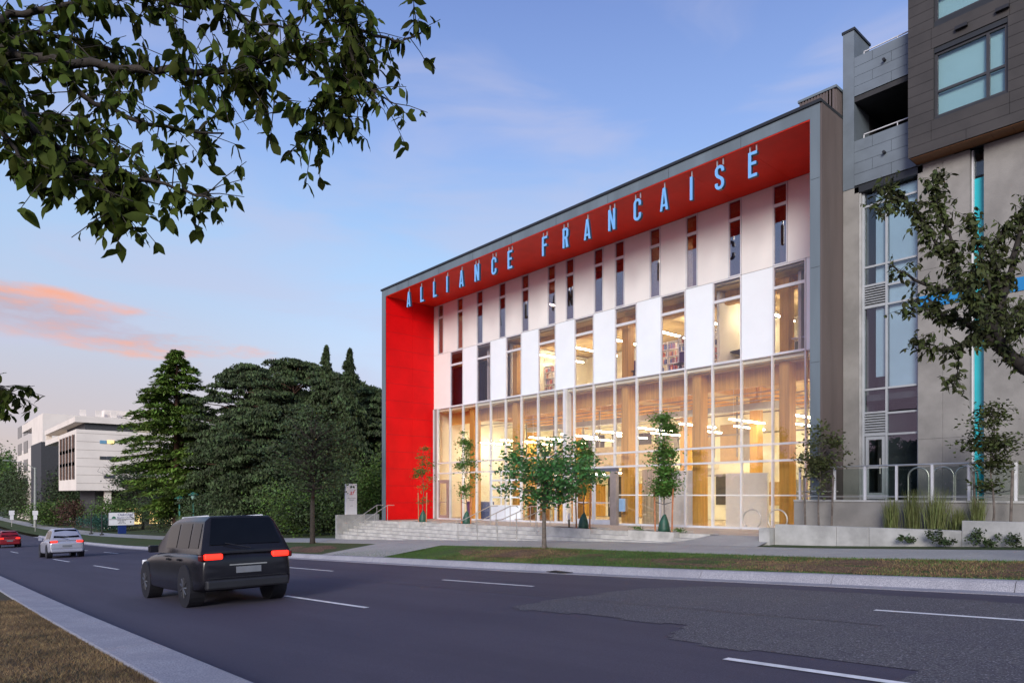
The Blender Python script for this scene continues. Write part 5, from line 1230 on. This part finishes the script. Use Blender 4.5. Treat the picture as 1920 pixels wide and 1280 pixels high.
for px_, lab in ((66, 'white parking sign on a thin post behind the silver car'), (22, 'white parking sign on a thin post at the left edge')):
    y = 15.2; x = PX(px_, y) ; zb = SZ(x, y); z1 = PZ(px_, 964, y); sc = -x / 120
    o = empty('parking_sign', (x, y, zb), lab, 'sign'); MB().tube([(x, y, zb), (x, y, z1 + .2)], .05).build('post', STEEL, o)
    box('sign_plate', WSG, o, x + .06, x + .09, y - .33 * sc, y + .33 * sc, z1 - .1, z1 + .55 * sc); box('sign_plate', WSG, o, x + .06, x + .09, y - .22 * sc, y + .22 * sc, z1 - .75 * sc, z1 - .12)
for px_, lab in ((171, 'thin dark post at the left of the church sign'), (191, 'thin dark post just left of the church sign')):
    x = PX(px_, 17.6); o = MB().tube([(x, 17.6, SZ(x, 17.6)), (x, 17.6, SZ(x, 17.6) + .15), (x, 17.6, SZ(x, 17.6) + .152), (x, 17.6, SZ(x, 17.6) + 2.9)], [.25, .25, .08, .06]).build('dark_post', BLACK); tag(o, lab, 'post')

# ---------------------------------------------------------------- cars
def car(px_rear_x, yc, L, W, H, paint, label, kind, name='parked_car'):
    """rear of the car at X=px_rear_x, driving towards -X"""
    slope = math.atan2(G(px_rear_x) - G(px_rear_x - L), L); x0 = px_rear_x; z0 = G(px_rear_x) + .03
    root = empty(name, (x0, yc, z0), label, 'car'); root.rotation_euler = (0, -slope, 0); WO[root.name] = Vector((0, 0, 0))
    g_ = .20; belt = H * .60; w = W / 2
    # stations u (0 rear .. 1 front): bottom z, belt z, half width
    st = [(0.0, .45, belt * .86, .80), (.012, .36, belt * .93, .90), (.05, .28, belt * .99, .97), (.16, .24, belt * 1.0, 1.0), (.35, .22, belt * 1.0, 1.0), (.55, .22, belt * .99, 1.0), (.70, .22, belt * .96, 1.0), (.80, .24, belt * .90, .985), (.92, .27, belt * .80, .93), (.985, .33, belt * .70, .80), (1.0, .42, belt * .62, .70)]
    mb = MB(); k = 11
    for u, zb, zt, ww in st:
        x = -u * L; a = w * ww; zm = zb + (zt - zb) * .45
        ring = [(-a * .93, zb), (-a * 1.0, zb + .05), (-a, zm), (-a * .985, zt - .10), (-a * .90, zt), (0, zt + .015)]; ring = ring + [(-y, z) for y, z in ring[-2::-1]]
        mb.v += [(x, y, z) for y, z in ring]
    n = len(st)
    for i in range(n - 1):
        for j in range(k - 1): mb.f.append((i * k + j, i * k + j + 1, (i + 1) * k + j + 1, (i + 1) * k + j))
        mb.f.append((i * k + k - 1, i * k, (i + 1) * k, (i + 1) * k + k - 1))
    mb.f.append(tuple(range(k))[::-1]); mb.f.append(tuple((n - 1) * k + j for j in range(k))); mb.sm = True
    body = mb.build('body', paint, root); s = body.modifiers.new('sub', 'SUBSURF'); s.levels = 2; s.render_levels = 3
    # greenhouse
    if kind == 'suv': gs = [(.015, .0, .90), (.05, .55, .9), (.085, .97, .87), (.30, 1.0, .87), (.45, 1.0, .87), (.56, .93, .86), (.63, .55, .88), (.72, .0, .90)]
    else: gs = [(.02, .0, .86), (.08, .55, .86), (.15, .93, .83), (.32, 1.0, .82), (.44, 1.0, .82), (.54, .90, .82), (.61, .5, .85), (.70, .0, .88)]
    mb = MB()
    for u, h, ww in gs:
        x = -u * L; a = w * ww; zr = belt + (H - belt) * h; b = a * (1 - .20 * h)
        mb.v += [(x, y, z) for y, z in [(-a, belt - .04), (-b - .01, max(belt - .03, zr - .09)), (-b * .86, zr), (0, zr + .015), (b * .86, zr), (b + .01, max(belt - .03, zr - .09)), (a, belt - .04)]]
    n = len(gs)
    for i in range(n - 1):
        for j in range(6): mb.f.append((i * 7 + j, i * 7 + j + 1, (i + 1) * 7 + j + 1, (i + 1) * 7 + j))
    mb.f.append(tuple(range(7))[::-1]); mb.f.append(tuple((n - 1) * 7 + j for j in range(7))); mb.sm = True
    cab = mb.build('cabin', paint, root, .05); cab.modifiers['bevel'].segments = 4; cab.modifiers['bevel'].angle_limit = .3
    CG = mat('car_glass', (.004, .005, .007), .08, .1, spec=.22)
    # side windows, rear window, windscreen: slightly proud panels on the cabin surface
    def cp(u, t, side):
        us = [q[0] for q in gs]; h = np.interp(u, us, [q[1] for q in gs]); ww = np.interp(u, us, [q[2] for q in gs]); a = w * ww; zr = belt + (H - belt) * h; b = a * (1 - .20 * h)
        zt = max(belt - .03, zr - .09); z = (belt - .04) + (zt - (belt - .04)) * t; y = a + ((b + .01) - a) * t; return (-u * L, side * (y + .008), z)
    ua = gs[1][0] + .035; wins = [(ua, .20), (.215, .375), (.39, .565)] if kind == 'suv' else [(.13, .215), (.23, .375), (.39, .545)]
    for side in (-1, 1):
        for a, b in wins:
            q = [cp(a + .005, .18, side), cp(b, .18, side), cp(b - (.0 if b < .5 else .005), .93, side), cp(a + .02, .93, side)]; mb = MB(); mb.add(q, [(0, 1, 2, 3)]); mb.build('side_window', CG, root)
        # mirror, handles
        mb = MB().box(-.58 * L - .1, -.58 * L + .05, side * (w * .98), side * (w + .16), belt - .02, belt + .13); mb.build('mirror', paint, root, .02)
        for a in (.27, .43): MB().box(-a * L, -a * L + .16, side * (w * .985), side * (w + .012), belt - .17, belt - .13).build('handle', paint, root)
        if kind == 'suv': MB().tube([(-.14 * L, side * w * .56, H - .005), (-.5 * L, side * w * .56, H - .005)], .018).build('roof_rail', ALU, root)
    q = lambda i, f, dy: None
    def endwin(ia, ib, nm):
        (u0, h0, w0), (u1, h1, w1) = gs[ia], gs[ib]; pts_ = []
        for f in (.16, .92):
            u = u0 + (u1 - u0) * f; h = np.interp(u, sorted([u0, u1, gs[(ia + ib) // 2][0]]), [p[1] for p in sorted([gs[ia], gs[ib], gs[(ia + ib) // 2]])]); zr = belt + (H - belt) * h; a = w * (w0 + (w1 - w0) * f) * (1 - .2 * h) * .84; pts_.append((u, a, zr))
        sgn = 1 if ia < ib and ia == 0 else -1
        (ua_, aa, za), (ub, ab, zb_) = pts_; d = .02 * sgn
        MB().add([(-ua_ * L + d, -aa, za + .012), (-ua_ * L + d, aa, za + .012), (-ub * L + d, ab, zb_ + .012), (-ub * L + d, -ab, zb_ + .012)], [(0, 1, 2, 3)]).build(nm, CG, root)
    endwin(0, 2, 'rear_window'); endwin(7, 5, 'windscreen')
    # lamps, plate, bumper
    for side in (-1, 1):
        y0 = side * w * .50; y1 = side * w * .86
        MB().box(-.10, .004, y0, y1, belt * .86, belt * .86 + .11).build('tail_light', TAIL, root, .03)
        MB().box(-.20, .0, side * w * .862, side * w * .93, belt * .86 - .02, belt * .86 + .10).build('lamp_housing', mat('dark_lamp_glass', (.10, .004, .004), .1, .05), root, .03)
        MB().box(-L * .985, -L * .95, side * w * .5, side * w * .86, belt * .66, belt * .66 + .12).build('headlight', WSG, root, .02)
    MB().box(.0, .012, -.24, .24, belt * .60, belt * .60 + .12).build('number_plate', mat('number_plate_grey', (.16, .17, .19), .4, .1), root)
    MB().box(-.01, .003, -.36, .36, belt * .60 + .15, belt * .60 + .17).build('trim_strip', STEEL, root)
    MB().box(-.02, .001, -w * .80, w * .80, belt * .57 - .05, belt * .57 - .04).build('tailgate_seam', BLACK, root)
    MB().tube([(.0, .05, belt + .05), (-.06, -.42, belt + .16)], .012).build('wiper', BLACK, root)
    MB().box(-.12, .03, -w * .84, w * .84, .33, .52).build('bumper', BLACK if kind == 'suv' else paint, root, .04)
    R_ = H * .205
    for ux in (.18, .80):
        for side in (-1, 1):
            x = -ux * L; yo = side * (w - .02); MB().tube([(x, side * w * .70, R_ + .03), (x, side * (w + .001), R_ + .03)], R_ + .06, 24).build('wheel_arch', BLACK, root)
            mb = MB(); mb.sm = False; mb.tube([(x, side * (w - .2), R_), (x, side * (w - .03), R_), (x, yo + side * .01, R_)], [R_, R_, R_ * .94], 28); wh = mb.build('wheel', RUBBER, root)
            MB().tube([(x, yo + side * .011, R_), (x, yo + side * .016, R_)], R_ * .66, 24).build('rim', WHEELM, wh)
            for t in range(9):
                c, s_ = math.cos(t * .698), math.sin(t * .698); MB().tube([(x, yo + side * .026, R_), (x + c * R_ * .6, yo + side * .024, R_ + s_ * R_ * .55)], .018, 5).build('spoke', WHEELM, wh)
    return root
WHEELM = mat('dark_alloy', (.12, .12, .13), .35, .1, metal=.6)
PBLK = mat('black_car_paint', (.010, .010, .014), .22, .1, spec=.35); PSIL = mat('silver_car_paint', (.42, .43, .50), .28, .05, metal=.4); PRED = mat('dark_red_car_paint', (.20, .01, .015), .3, .1)
car(-13.3, 4.9, 4.7, 1.9, 1.74, PBLK, 'black sport utility car with lit tail lights, nearest on the road', 'suv', 'black_car')
car(-48.0, 6.9, 4.5, 1.9, 1.75, PSIL, 'silver hatchback with lit tail lights farther down the road', 'hatch', 'silver_car')
car(-80.0, 6.9, 4.4, 1.85, 1.6, PRED, 'dark red car cut by the left edge of the picture', 'hatch', 'red_car')

# ---------------------------------------------------------------- things inside the building
def stool(x, y, lab):
    o = empty('bar_stool', (x, y, -.1), lab, 'stool', 'wooden bar stools behind the glass'); MB().tube([(x, y, .58), (x, y, .63)], .18, 12).build('seat', WOOD, o)
    for a, b in ((-1, -1), (1, -1), (-1, 1), (1, 1)): MB().tube([(x + a * .17, y + b * .17, -.1), (x + a * .11, y + b * .11, .58)], .018, 6).build('leg', WOOD, o)
tb = empty('high_table', (MX[6] + 1.2, Yf + 1.0, -.1), 'long high table with stools just inside the glass left of the entrance', 'table')
box('tabletop', mat('pale_table_top', (.6, .6, .55), .4, .05), tb, MX[6] + .3, MX[8] - .2, Yf + .9, Yf + 1.5, .88, .93)
for x in (MX[6] + .4, MX[7] + .3, MX[8] - .3): box('leg', BLACK, tb, x, x + .06, Yf + 1.15, Yf + 1.21, -.1, .88)
for i, x in enumerate((MX[6] + .6, MX[7] + .1, MX[7] + .75)): stool(x, Yf + .7, ('left', 'middle', 'right')[i] + ' wooden bar stool at the high table behind the glass')
ct = empty('service_counter', (MX[1] + .5, Yf + 1.5, -.1), 'blue counter behind the left end of the glazing', 'counter'); box('counter_front', mat('blue_counter', (.05, .09, .28), .5, .1), ct, MX[1] + .1, MX[2] + .6, Yf + 1.2, Yf + 1.9, -.1, .95); box('counter_top', WSG, ct, MX[1] + .05, MX[2] + .65, Yf + 1.15, Yf + 1.95, .951, .99)
pl_ = shrub('potted_plant', MX[1] + .6, Yf + 1.5, .99, .25, .3, mat('purple_leaf', (.08, .02, .12), .6, .2), 'dark purple plant standing on the blue counter', 300, .07, 90, None, 'plant')
kit = empty('back_bar', (MX[4], Yf + 3, -.1), 'bright shelving and yellow panels seen through the sectional door', 'shelving')
for i in range(3): box('shelf', WSG, kit, MX[4], MX[6] + .3, Yf + 3.0, Yf + 3.35, .9 + i * .5, .94 + i * .5)
box('back_panel', mat('yellow_panel', (.75, .45, .06), .6, .1), kit, MX[5] + .3, MX[6] + .3, Yf + 3.4, Yf + 3.45, -.1, 2.5); box('cabinet', mat('brown_cabinet', (.25, .13, .06), .6, .1), kit, MX[4], MX[5], Yf + 2.9, Yf + 3.4, -.1, .85)
for i in range(12): ibox('cup', WSG, kit, MX[4] + .1 + i * .2, MX[4] + .18 + i * .2, Yf + 3.1, Yf + 3.2, .941 + (i % 3) * .5, 1.06 + (i % 3) * .5)
BK = [mat('book_red', (.4, .08, .05), .7, .1), mat('book_cream', (.7, .64, .5), .7, .1), mat('book_blue', (.08, .12, .3), .7, .1)]
def shelf(x0, x1, y, z0, lab):
    o = empty('bookshelf', (x0, y, z0), lab, 'bookshelf'); n = 6; r = random.Random(int(x0 * 7))
    for i in range(n + 1): box('shelf', WSG, o, x0, x1, y, y + .3, z0 + i * .36, z0 + i * .36 + .03)
    for x in (x0 - .03, x1, (x0 + x1) / 2 - .015): box('side', WSG, o, x, x + .028, y - .002, y + .3, z0, z0 + n * .36 + .03)
    mbs = [MB(), MB(), MB()]
    for i in range(n):
        x = x0 + .03
        while x < x1 - .1:
            w_ = r.uniform(.025, .06)
            if r.random() < .8 and not abs(x + w_ / 2 - (x0 + x1) / 2) < .06: mbs[r.randrange(3)].box(x, x + w_ - .003, y + .03, y + .25, z0 + i * .36 + .031, z0 + i * .36 + .031 + r.uniform(.19, .29))
            x += w_
    for m_, b_ in zip(BK, mbs): b_.build('books', m_, o)['kind'] = 'stuff'
shelf(MX[13] - .9, MX[14] + .6, Yf + 2.6, 6.79, 'white bookshelf full of books behind the third level window right of centre')
shelf(MX[11] - .3, MX[12] + .3, Yf + 3.2, 6.79, 'white bookshelf behind the third level window near the middle')
shelf(MX[5] - .2, MX[6], Yf + 3.2, 6.79, 'white bookshelf behind the third level window left of the middle')
tv = empty('wall_screen', (MX[15], Yf + 3.4, 7.7), 'dark rectangular screen on the wall of the meeting room', 'screen'); box('panel', mat('dark_screen', (.04, .05, .06), .3, .1), tv, MX[15] - .2, MX[15] + .95, YU - .06, YU - .01, 7.9, 8.9)
dsk = empty('meeting_table', (MX[15] + .5, Yf + 1.5, 6.79), 'dark round meeting table in the meeting room', 'table'); MB().tube([(MX[15] + .4, Yf + 2.0, 7.5), (MX[15] + .4, Yf + 2.0, 7.54)], .75, 24).build('tabletop', BLACK, dsk); MB().tube([(MX[15] + .4, Yf + 2.0, 6.79), (MX[15] + .4, Yf + 2.0, 7.5)], .08, 10).build('leg', BLACK, dsk)
mon = empty('desk_monitor', (MX[17] + .7, Yf + .8, 7.45), 'black monitor on the desk in the rightmost third level room', 'monitor'); box('screen', BLACK, mon, MX[17] + .55, MX[17] + 1.1, Yf + .9, Yf + .93, 7.75, 8.1); box('stand', BLACK, mon, MX[17] + .8, MX[17] + .86, Yf + .93, Yf + .96, 7.5, 7.75)
dk = empty('standing_desk', (MX[17] + .7, Yf + .8, 6.79), 'pale desk under the monitor in the rightmost third level room', 'desk'); box('desktop', WSG, dk, MX[17] + .3, MX[17] + 1.25, Yf + .65, Yf + 1.2, 7.44, 7.48)
for x in (MX[17] + .35, MX[17] + 1.15): box('leg', ALU, dk, x, x + .05, Yf + .9, Yf + .96, 6.79, 7.44)
for i, (x, z) in enumerate(((MX[5] + .5, 6.79), (MX[7] + .6, 6.79), (MX[3] + .6, 6.79), (MX[11] + .4, 6.79), (MX[13] + .4, 6.79))):
    o = empty('office_chair', (x, Yf + .9, z), 'dark office chair inside the ' + ('third', 'fourth', 'second', 'middle', 'bookshelf')[i] + ' third level window', 'chair', 'dark office chairs upstairs')
    box('seat', BLACK, o, x - .22, x + .22, Yf + .7, Yf + 1.1, z + .45, z + .5); box('backrest', mat('purple_fabric', (.06, .03, .10), .8, .1), o, x - .2, x + .2, Yf + 1.1, Yf + 1.15, z + .55, z + 1.05); MB().tube([(x, Yf + .9, z), (x, Yf + .9, z + .45)], [.2, .03], 8).build('leg', BLACK, o)
